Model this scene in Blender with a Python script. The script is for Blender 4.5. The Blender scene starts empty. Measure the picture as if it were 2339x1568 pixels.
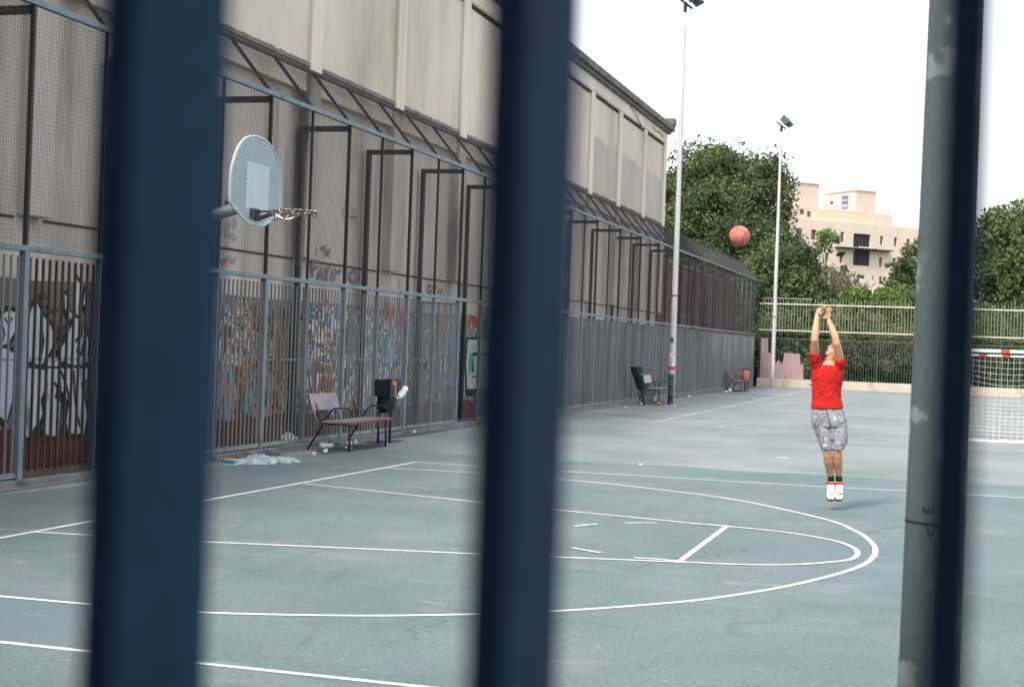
import bpy, bmesh, math, random
import numpy as np
from mathutils import Vector, Matrix, noise
random.seed(7); rng = np.random.default_rng(7)
scene = bpy.context.scene
col = scene.collection
S = 0.913
# ---------------------------------------------------------------- camera frame (measured)
C = np.array([7.491, -13.956, 1.777]); f0 = 3459.954
yaw, pitch, roll = math.radians(106.5049), math.radians(-0.0441), math.radians(2.0972)
F = np.array([math.cos(yaw)*math.cos(pitch), math.sin(yaw)*math.cos(pitch), math.sin(pitch)])
_r = np.array([math.sin(yaw), -math.cos(yaw), 0.]); _u = np.cross(_r, F)
RR = math.cos(roll)*_r + math.sin(roll)*_u
UU = -math.sin(roll)*_r + math.cos(roll)*_u
def ray(q): return F + RR*(q[0]-1169.5)/f0 - UU*(q[1]-784)/f0
def on(q, ax, v):
    D = ray(q); t = (v-C[ax])/D[ax]; return C+t*D
def gnd(x, y): g = on((x, y), 2, 0.0); return (float(g[0]), float(g[1]))
def deep(x, y, z): return C + ray((x, y))*z

# ---------------------------------------------------------------- object helpers
def tag(o, label=None, cat=None, group=None, kind=None):
    if label: o['label'] = label
    if cat: o['category'] = cat
    if group: o['group'] = group
    if kind: o['kind'] = kind
    return o
def empty(name, loc=(0, 0, 0), label=None, cat=None, group=None):
    o = bpy.data.objects.new(name, None); col.objects.link(o)
    o.location = loc; o.empty_display_size = .2
    return tag(o, label, cat, group)
def wloc(o):
    v = Vector((0, 0, 0))
    while o is not None: v += o.location; o = o.parent
    return v
def link(name, me, mat, parent=None, smooth=False, loc=(0, 0, 0)):
    mats = mat if isinstance(mat, (list, tuple)) else [mat]
    for m in mats: me.materials.append(m)
    if smooth: me.polygons.foreach_set('use_smooth', [True]*len(me.polygons))
    o = bpy.data.objects.new(name, me); col.objects.link(o); o.location = loc
    if parent: o.parent = parent
    return o
def copy_tree(o, parent=None):
    c = o.copy(); col.objects.link(c); c.parent = parent
    for ch in list(o.children): copy_tree(ch, c)
    return c
class MB:
    def __init__(s): s.v = []; s.f = []; s.m = []; s.mi = 0
    def add(s, vs, fs):
        n = len(s.v); s.v += [tuple(map(float, v)) for v in vs]
        s.f += [tuple(i+n for i in f) for f in fs]; s.m += [s.mi]*len(fs); return s
    def box(s, x0, x1, y0, y1, z0, z1):
        v = [(x, y, z) for z in (z0, z1) for y in (y0, y1) for x in (x0, x1)]
        return s.add(v, [(0, 2, 3, 1), (4, 5, 7, 6), (0, 1, 5, 4), (2, 6, 7, 3), (0, 4, 6, 2), (1, 3, 7, 5)])
    def bbox(s, x0, x1, y0, y1, z0, z1, b=.01):   # chamfered box
        bm = bmesh.new(); bmesh.ops.create_cube(bm, size=1)
        for v in bm.verts:
            v.co = Vector(((x0+x1)/2+v.co.x*(x1-x0), (y0+y1)/2+v.co.y*(y1-y0), (z0+z1)/2+v.co.z*(z1-z0)))
        bmesh.ops.bevel(bm, geom=bm.edges[:], offset=b, segments=2, affect='EDGES', profile=.6)
        return s.bm(bm)
    def bm(s, bm, M=None):
        bm.verts.index_update()
        s.add([(M @ v.co if M else v.co) for v in bm.verts], [[v.index for v in f.verts] for f in bm.faces]); bm.free(); return s
    def tube(s, pts, rad, n=8, cap=True):
        pts = [Vector(map(float, p)) for p in pts]; L = len(pts)
        rad = rad if isinstance(rad, (list, tuple)) else [rad]*L
        base = len(s.v); up = None; vs = []; fs = []
        for i, p in enumerate(pts):
            t = (pts[min(i+1, L-1)]-pts[max(i-1, 0)]).normalized()
            if up is None: up = Vector((0, 0, 1)) if abs(t.z) < .9 else Vector((1, 0, 0))
            a = t.cross(up).normalized(); b = a.cross(t).normalized(); up = b
            for k in range(n):
                w = 2*math.pi*k/n; vs.append(p+(a*math.cos(w)+b*math.sin(w))*rad[i])
        for i in range(L-1):
            for k in range(n):
                k2 = (k+1) % n; fs.append((i*n+k, i*n+k2, (i+1)*n+k2, (i+1)*n+k))
        if cap: fs.append(tuple(range(n))[::-1]); fs.append(tuple((L-1)*n+k for k in range(n)))
        return s.add(vs, fs)
    def bar(s, a, b, w, h, up=(0, 0, 1)):          # rectangular section bar from a to b
        a, b = Vector(map(float, a)), Vector(map(float, b)); t = (b-a).normalized(); up = Vector(up)
        x = t.cross(up).normalized(); y = x.cross(t).normalized()
        v = [p+x*(sx*w/2)+y*(sy*h/2) for p in (a, b) for sy in (-1, 1) for sx in (-1, 1)]
        return s.add(v, [(0, 1, 3, 2), (4, 6, 7, 5), (0, 4, 5, 1), (2, 3, 7, 6), (0, 2, 6, 4), (1, 5, 7, 3)])
    def prism(s, poly, axis, a, b):                # polygon in the other two axes, extruded a..b
        n = len(poly); o = [i for i in range(3) if i != axis]
        def P(p, c):
            v = [0, 0, 0]; v[axis] = c; v[o[0]] = p[0]; v[o[1]] = p[1]; return v
        return s.add([P(p, a) for p in poly]+[P(p, b) for p in poly],
                     [tuple(range(n))[::-1], tuple(range(n, 2*n))]+[(i, (i+1) % n, n+(i+1) % n, n+i) for i in range(n)])
    def ell(s, c, r, M=None, seg=16, ring=10):
        bm = bmesh.new(); bmesh.ops.create_uvsphere(bm, u_segments=seg, v_segments=ring, radius=1)
        T = Matrix.Translation(Vector(map(float, c)))
        if M: T = T @ M.to_4x4()
        T = T @ Matrix.Diagonal((*r, 1))
        return s.bm(bm, T)
    def loft(s, rings, n=20):                      # rings: (center, axis_a*ra, axis_b*rb)
        vs = []; fs = []
        for c, a, b in rings:
            c, a, b = Vector(c), Vector(a), Vector(b)
            for k in range(n):
                w = 2*math.pi*k/n; vs.append(c+a*math.cos(w)+b*math.sin(w))
        for i in range(len(rings)-1):
            for k in range(n):
                k2 = (k+1) % n; fs.append((i*n+k, i*n+k2, (i+1)*n+k2, (i+1)*n+k))
        fs.append(tuple(range(n))[::-1]); fs.append(tuple((len(rings)-1)*n+k for k in range(n)))
        return s.add(vs, fs)
    def build(s, name, mat, parent=None, smooth=False, loc=None, fix=True):
        o0 = wloc(parent) if parent else Vector((0, 0, 0))
        l = Vector(loc) if loc else Vector((0, 0, 0))
        me = bpy.data.meshes.new(name)
        me.from_pydata([tuple(Vector(v)-o0-l) for v in s.v], [], s.f)
        for i, m in enumerate(s.m):
            if m: me.polygons[i].material_index = m
        if fix:
            bm = bmesh.new(); bm.from_mesh(me); bmesh.ops.recalc_face_normals(bm, faces=bm.faces[:]); bm.to_mesh(me); bm.free()
        me.update()
        return link(name, me, mat, parent, smooth, l)
def single(mb, name, mat, loc, label, cat, group=None, smooth=False, kind=None):
    o = mb.build(name, mat, None, smooth, loc); return tag(o, label, cat, group, kind)

# ---------------------------------------------------------------- materials
def srgb(*c): return tuple(((x/255)/12.92 if x/255 <= .04045 else ((x/255+.055)/1.055)**2.4) for x in c)
def M(name, cols, scale=3., rough=.8, stretch=(1, 1, 1), bump=0., bscale=60., detail=6., metal=0., fine=.12, lo=.3, hi=.7,
      const=False, spec=.3, distort=0., world=False):
    m = bpy.data.materials.new(name); m.use_nodes = True; nt = m.node_tree; N = nt.nodes; L = nt.links
    b = N['Principled BSDF']; b.inputs['Roughness'].default_value = rough; b.inputs['Metallic'].default_value = metal
    b.inputs['Specular IOR Level'].default_value = spec
    tc = N.new('ShaderNodeTexCoord'); mp = N.new('ShaderNodeMapping'); mp.inputs['Scale'].default_value = stretch
    m['w'] = 1 if world else 0
    L.new(N.new('ShaderNodeNewGeometry').outputs['Position'] if world else tc.outputs['Object'], mp.inputs['Vector'])
    n1 = N.new('ShaderNodeTexNoise'); n1.inputs['Scale'].default_value = scale; n1.inputs['Detail'].default_value = detail
    n1.inputs['Roughness'].default_value = .6; n1.inputs['Distortion'].default_value = distort
    L.new(mp.outputs[0], n1.inputs['Vector'])
    r = N.new('ShaderNodeValToRGB'); cr = r.color_ramp
    if const: cr.interpolation = 'CONSTANT'
    k = len(cols)
    while len(cr.elements) < k: cr.elements.new(.5)
    for i, c in enumerate(cols):
        cr.elements[i].position = lo+(hi-lo)*(i/max(1, k-1)) if not const else (0 if i == 0 else lo+(hi-lo)*(i/k))
        cr.elements[i].color = (*c, 1)
    L.new(n1.outputs['Fac'], r.inputs['Fac'])
    out = r.outputs['Color']
    if fine:
        n2 = N.new('ShaderNodeTexNoise'); n2.inputs['Scale'].default_value = bscale; n2.inputs['Detail'].default_value = 4
        L.new(tc.outputs['Object'], n2.inputs['Vector'])
        mr = N.new('ShaderNodeMapRange'); mr.inputs['From Min'].default_value = .25; mr.inputs['From Max'].default_value = .75
        mr.inputs['To Min'].default_value = 1-fine; mr.inputs['To Max'].default_value = 1+fine
        L.new(n2.outputs['Fac'], mr.inputs['Value'])
        mx = N.new('ShaderNodeVectorMath'); mx.operation = 'SCALE'
        L.new(out, mx.inputs[0]); L.new(mr.outputs[0], mx.inputs['Scale']); out = mx.outputs[0]
        if bump:
            bp = N.new('ShaderNodeBump'); bp.inputs['Strength'].default_value = bump; bp.inputs['Distance'].default_value = .01
            L.new(n2.outputs['Fac'], bp.inputs['Height']); L.new(bp.outputs[0], b.inputs['Normal'])
    L.new(out, b.inputs['Base Color'])
    m['_out'] = 1
    return m
def overlay(m, colr, scale=2., stretch=(1, 1, 1), lo=.6, hi=.7, amount=1., detail=5., distort=0., seed=0.):
    """mix another colour over the base where a noise mask is high (stains, scuffs, rust)"""
    nt = m.node_tree; N = nt.nodes; L = nt.links; b = N['Principled BSDF']
    src = b.inputs['Base Color'].links[0].from_socket
    tc = N.new('ShaderNodeTexCoord'); mp = N.new('ShaderNodeMapping'); mp.inputs['Scale'].default_value = stretch
    mp.inputs['Location'].default_value = (seed, seed*.7, seed*1.3)
    L.new(N.new('ShaderNodeNewGeometry').outputs['Position'] if m['w'] else tc.outputs['Object'], mp.inputs['Vector'])
    n = N.new('ShaderNodeTexNoise'); n.inputs['Scale'].default_value = scale; n.inputs['Detail'].default_value = detail
    n.inputs['Distortion'].default_value = distort
    L.new(mp.outputs[0], n.inputs['Vector'])
    mr = N.new('ShaderNodeMapRange'); mr.inputs['From Min'].default_value = lo; mr.inputs['From Max'].default_value = hi
    mr.inputs['To Max'].default_value = amount
    L.new(n.outputs['Fac'], mr.inputs['Value'])
    mx = N.new('ShaderNodeMix'); mx.data_type = 'RGBA'
    L.new(mr.outputs[0], mx.inputs['Factor']); L.new(src, mx.inputs['A']); mx.inputs['B'].default_value = (*colr, 1)
    L.new(mx.outputs['Result'], b.inputs['Base Color'])
    return m

mt_asph = M('asphalt', [(.14, .172, .172), (.185, .215, .216), (.235, .262, .266)], .35, .85, bump=.25, bscale=70, detail=8, fine=.22)
overlay(mt_asph, (.10, .12, .125), .5, lo=.55, hi=.75, amount=.5, seed=4)
overlay(mt_asph, (.32, .34, .34), 1.2, (1, 3, 1), lo=.66, hi=.76, amount=.5, seed=9)
mt_court = M('court_paint', [(.092, .134, .132), (.115, .162, .158), (.142, .188, .190)], .45, .82, bump=.3, bscale=38, detail=8, fine=.3)
overlay(mt_court, (.10, .142, .168), .35, lo=.48, hi=.66, amount=.6, seed=3)
overlay(mt_court, (.20, .235, .23), .9, (1, 2.2, 1), lo=.56, hi=.74, amount=.45, distort=1., seed=6)
overlay(mt_court, (.32, .33, .31), 1.5, (1, 5, 1), lo=.67, hi=.75, amount=.7, distort=1.5, seed=2)
overlay(mt_court, (.075, .105, .105), 1.1, (2.5, 1, 1), lo=.62, hi=.74, amount=.5, distort=1.2, seed=14)
overlay(mt_court, (.30, .33, .34), 11, (1, 1, 1), lo=.70, hi=.74, amount=.5, seed=17)
overlay(mt_asph, (.08, .09, .09), 9, (1, 1, 1), lo=.68, hi=.74, amount=.5, seed=17)
def cracks(m, colr, scale=.35, w=.006):
    nt = m.node_tree; N = nt.nodes; L = nt.links; b = N['Principled BSDF']; src = b.inputs['Base Color'].links[0].from_socket
    tc = N.new('ShaderNodeTexCoord'); nz = N.new('ShaderNodeTexNoise'); nz.inputs['Scale'].default_value = 1.3; nz.inputs['Detail'].default_value = 6
    L.new(tc.outputs['Object'], nz.inputs['Vector'])
    ad = N.new('ShaderNodeVectorMath'); ad.operation = 'MULTIPLY_ADD'; ad.inputs[1].default_value = (1.1, 1.1, 0)
    L.new(nz.outputs['Color'], ad.inputs[0]); L.new(tc.outputs['Object'], ad.inputs[2])
    v = N.new('ShaderNodeTexVoronoi'); v.feature = 'DISTANCE_TO_EDGE'; v.inputs['Scale'].default_value = scale; L.new(ad.outputs[0], v.inputs['Vector'])
    mr = N.new('ShaderNodeMapRange'); mr.inputs['From Min'].default_value = 0; mr.inputs['From Max'].default_value = w; mr.inputs['To Min'].default_value = .75; mr.inputs['To Max'].default_value = 0
    L.new(v.outputs['Distance'], mr.inputs['Value'])
    n2 = N.new('ShaderNodeTexNoise'); n2.inputs['Scale'].default_value = .5; L.new(tc.outputs['Object'], n2.inputs['Vector'])
    m2 = N.new('ShaderNodeMapRange'); m2.inputs['From Min'].default_value = .48; m2.inputs['From Max'].default_value = .56; L.new(n2.outputs['Fac'], m2.inputs['Value'])
    mu = N.new('ShaderNodeMath'); mu.operation = 'MULTIPLY'; L.new(mr.outputs[0], mu.inputs[0]); L.new(m2.outputs[0], mu.inputs[1])
    mx = N.new('ShaderNodeMix'); mx.data_type = 'RGBA'; L.new(mu.outputs[0], mx.inputs['Factor']); L.new(src, mx.inputs['A']); mx.inputs['B'].default_value = (*colr, 1)
    L.new(mx.outputs['Result'], b.inputs['Base Color'])
cracks(mt_court, (.07, .09, .09), .12, .0018); cracks(mt_asph, (.06, .07, .07), .2, .003)
mt_darkpatch = M('ground_dark_patch', [(.045, .05, .052), (.085, .095, .098)], 3, .85, fine=.25, bump=.2)
mt_line = M('line_paint', [(.60, .61, .60), (.72, .73, .72)], 3, .7, fine=.08)
overlay(mt_line, (.25, .29, .29), 9, lo=.62, hi=.72, amount=.55)
mt_line2 = M('worn_line_paint', [(.42, .44, .44), (.5, .52, .52)], 3, .7, fine=.08)
overlay(mt_line2, (.2, .23, .235), 3, lo=.45, hi=.62, amount=.8)
mt_kerb = M('kerb_concrete', [(.13, .13, .13), (.2, .2, .195)], 2, .9, bump=.4, fine=.2)
overlay(mt_kerb, (.06, .06, .06), 3, lo=.5, hi=.65, amount=.7)
mt_walk = M('walkway_dirt', [(.07, .055, .05), (.14, .11, .10)], 2, .9, bump=.4, fine=.25)
mt_wall = M('stained_render', [(.40, .335, .275), (.54, .465, .385), (.63, .555, .475)], .55, .92, (1, 1, .35), bump=.3, bscale=35, detail=8, fine=.07)
overlay(mt_wall, (.55, .47, .34), .9, (1, 1, .12), lo=.6, hi=.74, amount=.5, seed=1)
overlay(mt_wall, (.27, .24, .215), 1.6, (1, 1.4, .12), lo=.58, hi=.78, amount=.5, seed=5)
mt_low = M('grimy_wall', [(.30, .25, .21), (.45, .385, .335), (.55, .485, .43)], .6, .93, (1, 1, .3), bump=.3, bscale=35, detail=8, fine=.1)
overlay(mt_low, (.32, .30, .28), 1.3, (1, 1.3, .12), lo=.56, hi=.7, amount=.8, seed=2)
overlay(mt_low, (.055, .05, .048), 1.1, (1, 1.2, .16), lo=.56, hi=.72, amount=.75, seed=8)
mt_dirtledge = M('dirty_ledge', [(.10, .09, .08), (.22, .2, .18)], 4, .95, bump=.5, fine=.25)
mt_pil = M('pilaster_render', [(.52, .465, .39), (.66, .60, .52)], .9, .9, (1, 1, .2), bump=.3, bscale=35, fine=.07)
overlay(mt_pil, (.50, .40, .24), 2.2, (2, 2, .1), lo=.52, hi=.68, amount=.6, seed=3)
mt_greyp = M('grey_patch', [(.36, .325, .275), (.43, .395, .345)], .8, .9, (1, 1, .3), fine=.07)
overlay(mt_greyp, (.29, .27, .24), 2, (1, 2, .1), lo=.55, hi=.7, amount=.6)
mt_corn = M('cornice_stone', [(.09, .085, .08), (.18, .17, .16)], 2.5, .95, bump=.4, fine=.25)
mt_groove = M('groove_dark', [(.02, .018, .016), (.05, .045, .04)], 4, .95)
mt_crack = M('crack', [(.16, .12, .09), (.22, .17, .13)], 6, .95)
mt_redbase = M('oxide_plinth', [(.055, .018, .013), (.10, .032, .024)], 2, .85, fine=.2)
mt_maroon = M('maroon_plinth', [(.10, .035, .042), (.15, .06, .065)], 2, .85, fine=.2)
mt_steel = M('fence_blue_grey', [(.13, .165, .185), (.185, .22, .24)], 3, .6, fine=.12, world=True)
overlay(mt_steel, (.10, .055, .03), 5, (1, 1, .5), lo=.62, hi=.72, amount=.7)
mt_bars = M('picket_blue_grey', [(.12, .145, .16), (.19, .21, .22), (.26, .275, .28)], 1.6, .65, (1, 1.3, .12), fine=.12, world=True, lo=.35, hi=.65)
overlay(mt_bars, (.17, .095, .05), 1.2, (1, 3.4, .3), lo=.58, hi=.68, amount=.75, seed=5)
overlay(mt_bars, (.30, .30, .30), .5, (1, 1, .5), lo=.5, hi=.65, amount=.5, seed=12)
mt_black = M('dark_frame', [(.018, .018, .024), (.04, .038, .045)], 4, .7)
mt_wire = M('mesh_wire', [(.05, .05, .053), (.08, .078, .08)], 3, .7, fine=0)
mt_brick = M('red_brick', [(.075, .034, .036), (.12, .05, .048), (.22, .10, .08)], 1.2, .92, bump=.4, fine=.25)
mt_navy = M('navy_enamel', [(.024, .058, .108), (.034, .082, .146)], 5, .85, (1, 1, .25), fine=.15, spec=.08)
mt_gpole = M('green_pole_paint', [(.085, .125, .135), (.12, .165, .175)], 3, .6, (1, 1, .5), fine=.12, bump=.1)
overlay(mt_gpole, (.36, .41, .43), 4.2, (1, 1, .9), lo=.60, hi=.63, amount=.6, seed=3)
overlay(mt_gpole, (.05, .07, .05), 2.5, lo=.6, hi=.7, amount=.6, seed=8)
mt_galv = M('galvanised', [(.42, .42, .43), (.52, .52, .53)], 5, .55, (1, 1, .3), fine=.08, metal=.1)
mt_galvdark = M('old_stickers', [(.02, .03, .035), (.06, .09, .09), (.22, .25, .24)], 5, .7, const=True, fine=.1, lo=.3, hi=.75)
mt_lamp = M('floodlight_housing', [(.06, .07, .075), (.12, .13, .14)], 6, .5)
mt_glass = M('floodlight_glass', [(.28, .32, .33), (.4, .43, .44)], 6, .2, spec=.6)
mt_white = M('white_paint', [(.66, .67, .68), (.76, .77, .77)], 5, .55, fine=.05)
mt_board = M('perforated_board', [(.36, .44, .455), (.44, .52, .54)], 3, .55, fine=.06)
mt_boardc = M('board_target', [(.38, .455, .47), (.46, .535, .555)], 3, .55, (1, 1, .4), fine=.06)
overlay(mt_boardc, (.14, .26, .32), 5, (1, 1, .5), lo=.62, hi=.7, amount=.7, seed=4)
mt_hole = M('hole_dark', [(.13, .17, .18), (.17, .21, .22)], 3, .9)
mt_arm = M('hoop_arm', [(.12, .17, .16), (.17, .22, .21)], 4, .45, fine=.12)
mt_chain = M('chain_steel', [(.10, .09, .07), (.42, .40, .35)], 30, .35, metal=.7, fine=.2)
mt_rim = M('rim_rust', [(.05, .04, .035), (.12, .09, .07)], 8, .6)
mt_ball = M('ball_leather', [(.44, .145, .105), (.56, .21, .16)], 9, .75, bump=.3, bscale=160, fine=.12)
mt_seam = M('ball_seam', [(.09, .035, .03), (.13, .05, .04)], 9, .8)
mt_wood = M('slat_wood', [(.13, .05, .038), (.20, .085, .06)], 4, .7, (1, .3, 1), fine=.15)
mt_woodp = M('painted_slat', [(.24, .185, .205), (.32, .255, .275)], 4, .7, (1, .5, 1), fine=.1)
overlay(mt_woodp, (.12, .17, .24), 2.2, lo=.5, hi=.62, amount=.7, seed=2)
mt_seat = M('seat_slat', [(.19, .14, .12), (.27, .21, .19)], 4, .7, (1, .4, 1), fine=.15)
mt_iron = M('bench_iron', [(.012, .014, .018), (.03, .032, .036)], 5, .5)
mt_cyan = M('worn_cyan_iron', [(.12, .24, .27), (.18, .31, .33)], 5, .6)
mt_bin = M('bin_plastic', [(.006, .009, .010), (.016, .022, .024)], 5, .5)
mt_bingreen = M('bin_dark_green', [(.006, .03, .028), (.015, .05, .045)], 5, .5)
mt_burnt = M('burnt_orange_shell', [(.34, .12, .09), (.50, .22, .16)], 5, .6)
mt_plastic = M('white_plastic', [(.58, .58, .58), (.75, .75, .75)], 8, .4, fine=.1)
mt_cloth = M('pale_sheet', [(.10, .14, .15), (.34, .42, .42), (.50, .57, .57)], 9, .8, fine=.1)
mt_blue = M('blue_plastic', [(.04, .16, .38), (.07, .24, .5)], 6, .4)
mt_redp = M('red_packaging', [(.6, .10, .05), (.7, .2, .1)], 6, .6)
mt_paper = M('paper_scrap', [(.62, .60, .55), (.75, .74, .7)], 6, .8)
mt_yell = M('yellow_scrap', [(.6, .45, .1), (.65, .5, .15)], 6, .8)
mt_ink = M('printed_ink', [(.03, .03, .035), (.05, .05, .05)], 6, .8, fine=0)
mt_pink = M('notice_pink', [(.62, .03, .09), (.68, .05, .12)], 6, .7, fine=0)
mt_bwall = M('far_render', [(.56, .475, .405), (.62, .53, .455)], .25, .9, bscale=8, fine=.05)
mt_bwall2 = M('far_render_pale', [(.50, .41, .35), (.57, .475, .41)], .25, .9, bscale=8, fine=.05)
mt_byel = M('far_render_yellow', [(.52, .46, .31), (.58, .52, .37)], .25, .9, bscale=8, fine=.05)
mt_win = M('far_window', [(.05, .035, .03), (.12, .08, .065)], 2.5, .4)
mt_dark = M('far_dark_opening', [(.012, .012, .018), (.035, .032, .04)], 2, .6)
mt_signb = M('blue_sign', [(.10, .12, .26), (.14, .16, .32)], 5, .6)
mt_farfence = M('pale_picket', [(.20, .21, .15), (.29, .29, .21)], 1.5, .6, fine=.1)
mt_farrail = M('pale_rail', [(.46, .44, .34), (.56, .53, .43)], 2, .6, fine=.08)
mt_lowf = M('dark_green_picket', [(.05, .075, .065), (.085, .11, .10)], 1.5, .6, fine=.1)
mt_lwall = M('low_wall_render', [(.42, .37, .31), (.52, .46, .39)], 1.2, .9, bscale=20, fine=.12, bump=.2)
overlay(mt_lwall, (.24, .21, .17), 1.6, lo=.56, hi=.7, amount=.6)
mt_pinks = M('pink_sheet', [(.30, .20, .215), (.42, .29, .305)], 1.5, .85, fine=.1)
mt_net = M('net_cord', [(.58, .57, .5), (.7, .69, .62)], 5, .8, fine=0)
mt_rednet = M('goal_red', [(.62, .04, .03), (.7, .07, .04)], 5, .5)
mt_soil = M('far_soil', [(.03, .045, .02), (.07, .08, .04)], .4, .95)
mt_skin = M('skin', [(.50, .27, .165), (.56, .32, .205)], 6, .5, fine=.05, spec=.4)
mt_red = M('red_cotton', [(.40, .010, .008), (.52, .018, .014)], 5, .9, fine=.1, bscale=40, bump=.15)
mt_short = M('printed_shorts', [(.20, .205, .25), (.28, .28, .33), (.34, .34, .39)], 22, .9, fine=.15, bscale=60)
overlay(mt_short, (.09, .095, .11), 26, lo=.56, hi=.64, amount=.75, seed=3)
overlay(mt_short, (.62, .58, .34), 19, lo=.645, hi=.665, amount=.9, seed=7, detail=2)
mt_hair = M('black_hair', [(.012, .010, .009), (.028, .022, .018)], 20, .6)
mt_sock = M('black_sock', [(.008, .008, .009), (.014, .014, .015)], 9, .9)
mt_shoe = M('white_leather', [(.66, .64, .61), (.74, .72, .7)], 9, .5)
mt_shoer = M('red_leather', [(.35, .02, .018), (.45, .04, .03)], 9, .5)
mt_belt = M('brown_belt', [(.10, .05, .02), (.5, .3, .08)], 18, .6)
mt_lip = M('lips', [(.36, .13, .10), (.4, .15, .12)], 6, .5)

def leafmat(name, c0, c1, c2, scale=.6):
    m = M(name, [c0, c1, c2], scale, .75, fine=.3, bscale=3.5, spec=.25, detail=4, lo=.32, hi=.68)
    nt = m.node_tree; N = nt.nodes; L = nt.links; b = N['Principled BSDF']; o = N['Material Output']
    tr = N.new('ShaderNodeBsdfTranslucent'); ms = N.new('ShaderNodeMixShader'); ms.inputs[0].default_value = .28
    L.new(b.inputs['Base Color'].links[0].from_socket, tr.inputs['Color'])
    L.new(b.outputs[0], ms.inputs[1]); L.new(tr.outputs[0], ms.inputs[2]); L.new(ms.outputs[0], o.inputs['Surface'])
    return m
lf_dark = leafmat('leaf_dark', (.034, .06, .03), (.08, .118, .05), (.18, .22, .095))
lf_mid = leafmat('leaf_mid', (.045, .078, .03), (.09, .135, .05), (.16, .20, .08))
lf_light = leafmat('leaf_light', (.07, .12, .03), (.12, .19, .05), (.2, .28, .08))
lf_dry = leafmat('leaf_dry', (.10, .10, .06), (.17, .155, .10), (.25, .225, .16))
mt_bark = M('bark', [(.06, .045, .035), (.12, .095, .075)], 6, .95, (1, 1, .3), bump=.5)

# ---------------------------------------------------------------- ground
b = MB(); b.add([(-400, -120, -.004), (500, -120, -.004), (500, 900, -.004), (-400, 900, -.004)], [(0, 1, 2, 3)])
tag(b.build('terrain', mt_soil), 'dark overgrown ground beyond the sports ground', None, kind='structure')
b = MB(); b.add([(-2.44, -30, 0), (34, -30, 0), (34, 62.45, 0), (-2.44, 62.45, 0)], [(0, 1, 2, 3)])
tag(b.build('ground', mt_asph), 'grey blue asphalt of the sports ground', None, kind='structure')
def arcjit(a, bb, n, amp, s):
    return [(a[0]+(bb[0]-a[0])*t/n+amp*noise.noise(Vector((t*.37+s, s, 0))), a[1]+(bb[1]-a[1])*t/n+amp*noise.noise(Vector((t*.31, s+5, 0)))) for t in range(n+1)]
poly = arcjit((-2.0, -12), (-1.8, 8.2), 40, .22, 1)+arcjit((-1.7, 8.4), (16, 8.9), 50, .22, 2)[1:]+[(16, -12)]
b = MB(); b.add([(x, y, .004) for x, y in poly], [tuple(range(len(poly)))])
tag(b.build('court_surface', mt_court), 'worn teal green painted basketball court', None, kind='structure')
b = MB(); b.add([(-2.4, -16.4, .005), (24, -16.4, .005), (24, -13.46, .005), (-2.4, -13.46, .005)], [(0, 1, 2, 3)])  # unseen dark sheet added so the ground throws less light on the railing
tag(b.build('bounce_damper', M('bounce_damper_dark', [(.05, .05, .052), (.08, .08, .082)], 3, .9)), 'unseen dark sheet added outside the railing to cut bounced light', None, kind='structure')
b = MB(); b.box(-3.6, -2.44, -20, 62.4, -.2, .002)
tag(b.build('walkway', mt_walk), 'dirty walkway between the bar fence and the wall', None, kind='structure')
b = MB()
for i in range(55):
    y = -14+i*1.4
    if y > 61.3: break
    j = random.uniform(-.012, .012); b.bbox(-2.56+j, -2.33+j+random.uniform(-.015, .02), y, y+1.39, -.1, .07+random.uniform(-.012, .008), .012)
tag(b.build('kerb_strip', mt_kerb), 'broken concrete kerb running under the bar fence', None, kind='structure')
# second thin poured strip in front of the kerb
b = MB(); e = arcjit((-2.12, -14), (-2.2, 62), 180, .12, 7); b.add([(x, y, .0062) for x, y in e]+[(-2.36, 62, .006), (-2.36, -14, .006)], [tuple(range(len(e)+2))])
tag(b.build('asphalt_edge', mt_kerb), 'crumbling grey edge strip beside the kerb', None, kind='structure')

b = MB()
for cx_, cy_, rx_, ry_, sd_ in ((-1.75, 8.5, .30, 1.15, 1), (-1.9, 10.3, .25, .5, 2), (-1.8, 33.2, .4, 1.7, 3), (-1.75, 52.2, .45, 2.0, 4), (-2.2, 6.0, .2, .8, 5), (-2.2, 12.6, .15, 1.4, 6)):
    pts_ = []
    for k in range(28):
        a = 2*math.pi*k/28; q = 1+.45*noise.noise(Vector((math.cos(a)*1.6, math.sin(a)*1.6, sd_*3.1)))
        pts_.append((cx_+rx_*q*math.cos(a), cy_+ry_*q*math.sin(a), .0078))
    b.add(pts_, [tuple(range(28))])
tag(b.build('ground_dark_patch', mt_darkpatch), 'dark uneven patches on the asphalt under the benches', None, kind='structure')  # uneven darker patches on the asphalt, mostly under the benches

# ---------------------------------------------------------------- court lines
def catmull(pts, k=8):
    P = [np.array(p, float) for p in pts]; P = [2*P[0]-P[1]]+P+[2*P[-1]-P[-2]]; out = []
    for i in range(1, len(P)-2):
        for t in range(k):
            t = t/k; a, b_, c, d = P[i-1:i+3]
            out.append(.5*(2*b_+(c-a)*t+(2*a-5*b_+4*c-d)*t*t+(3*b_-a-3*c+d)*t**3))
    out.append(P[-2]); return out
def ribbon(mb, pts, w, z):
    P = [np.array(p, float) for p in pts]; vs = []
    for i, p in enumerate(P):
        t = P[min(i+1, len(P)-1)]-P[max(i-1, 0)]; t /= np.linalg.norm(t); n = np.array([-t[1], t[0]])*w/2
        vs += [(p[0]+n[0], p[1]+n[1], z), (p[0]-n[0], p[1]-n[1], z)]
    mb.add(vs, [(2*i, 2*i+1, 2*i+3, 2*i+2) for i in range(len(P)-1)])
def zr(a, bb): return gnd((1900+a*.51304)*.65426, (1550+bb*.51304)*.65426)
lines = MB(); LW = .05
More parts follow.
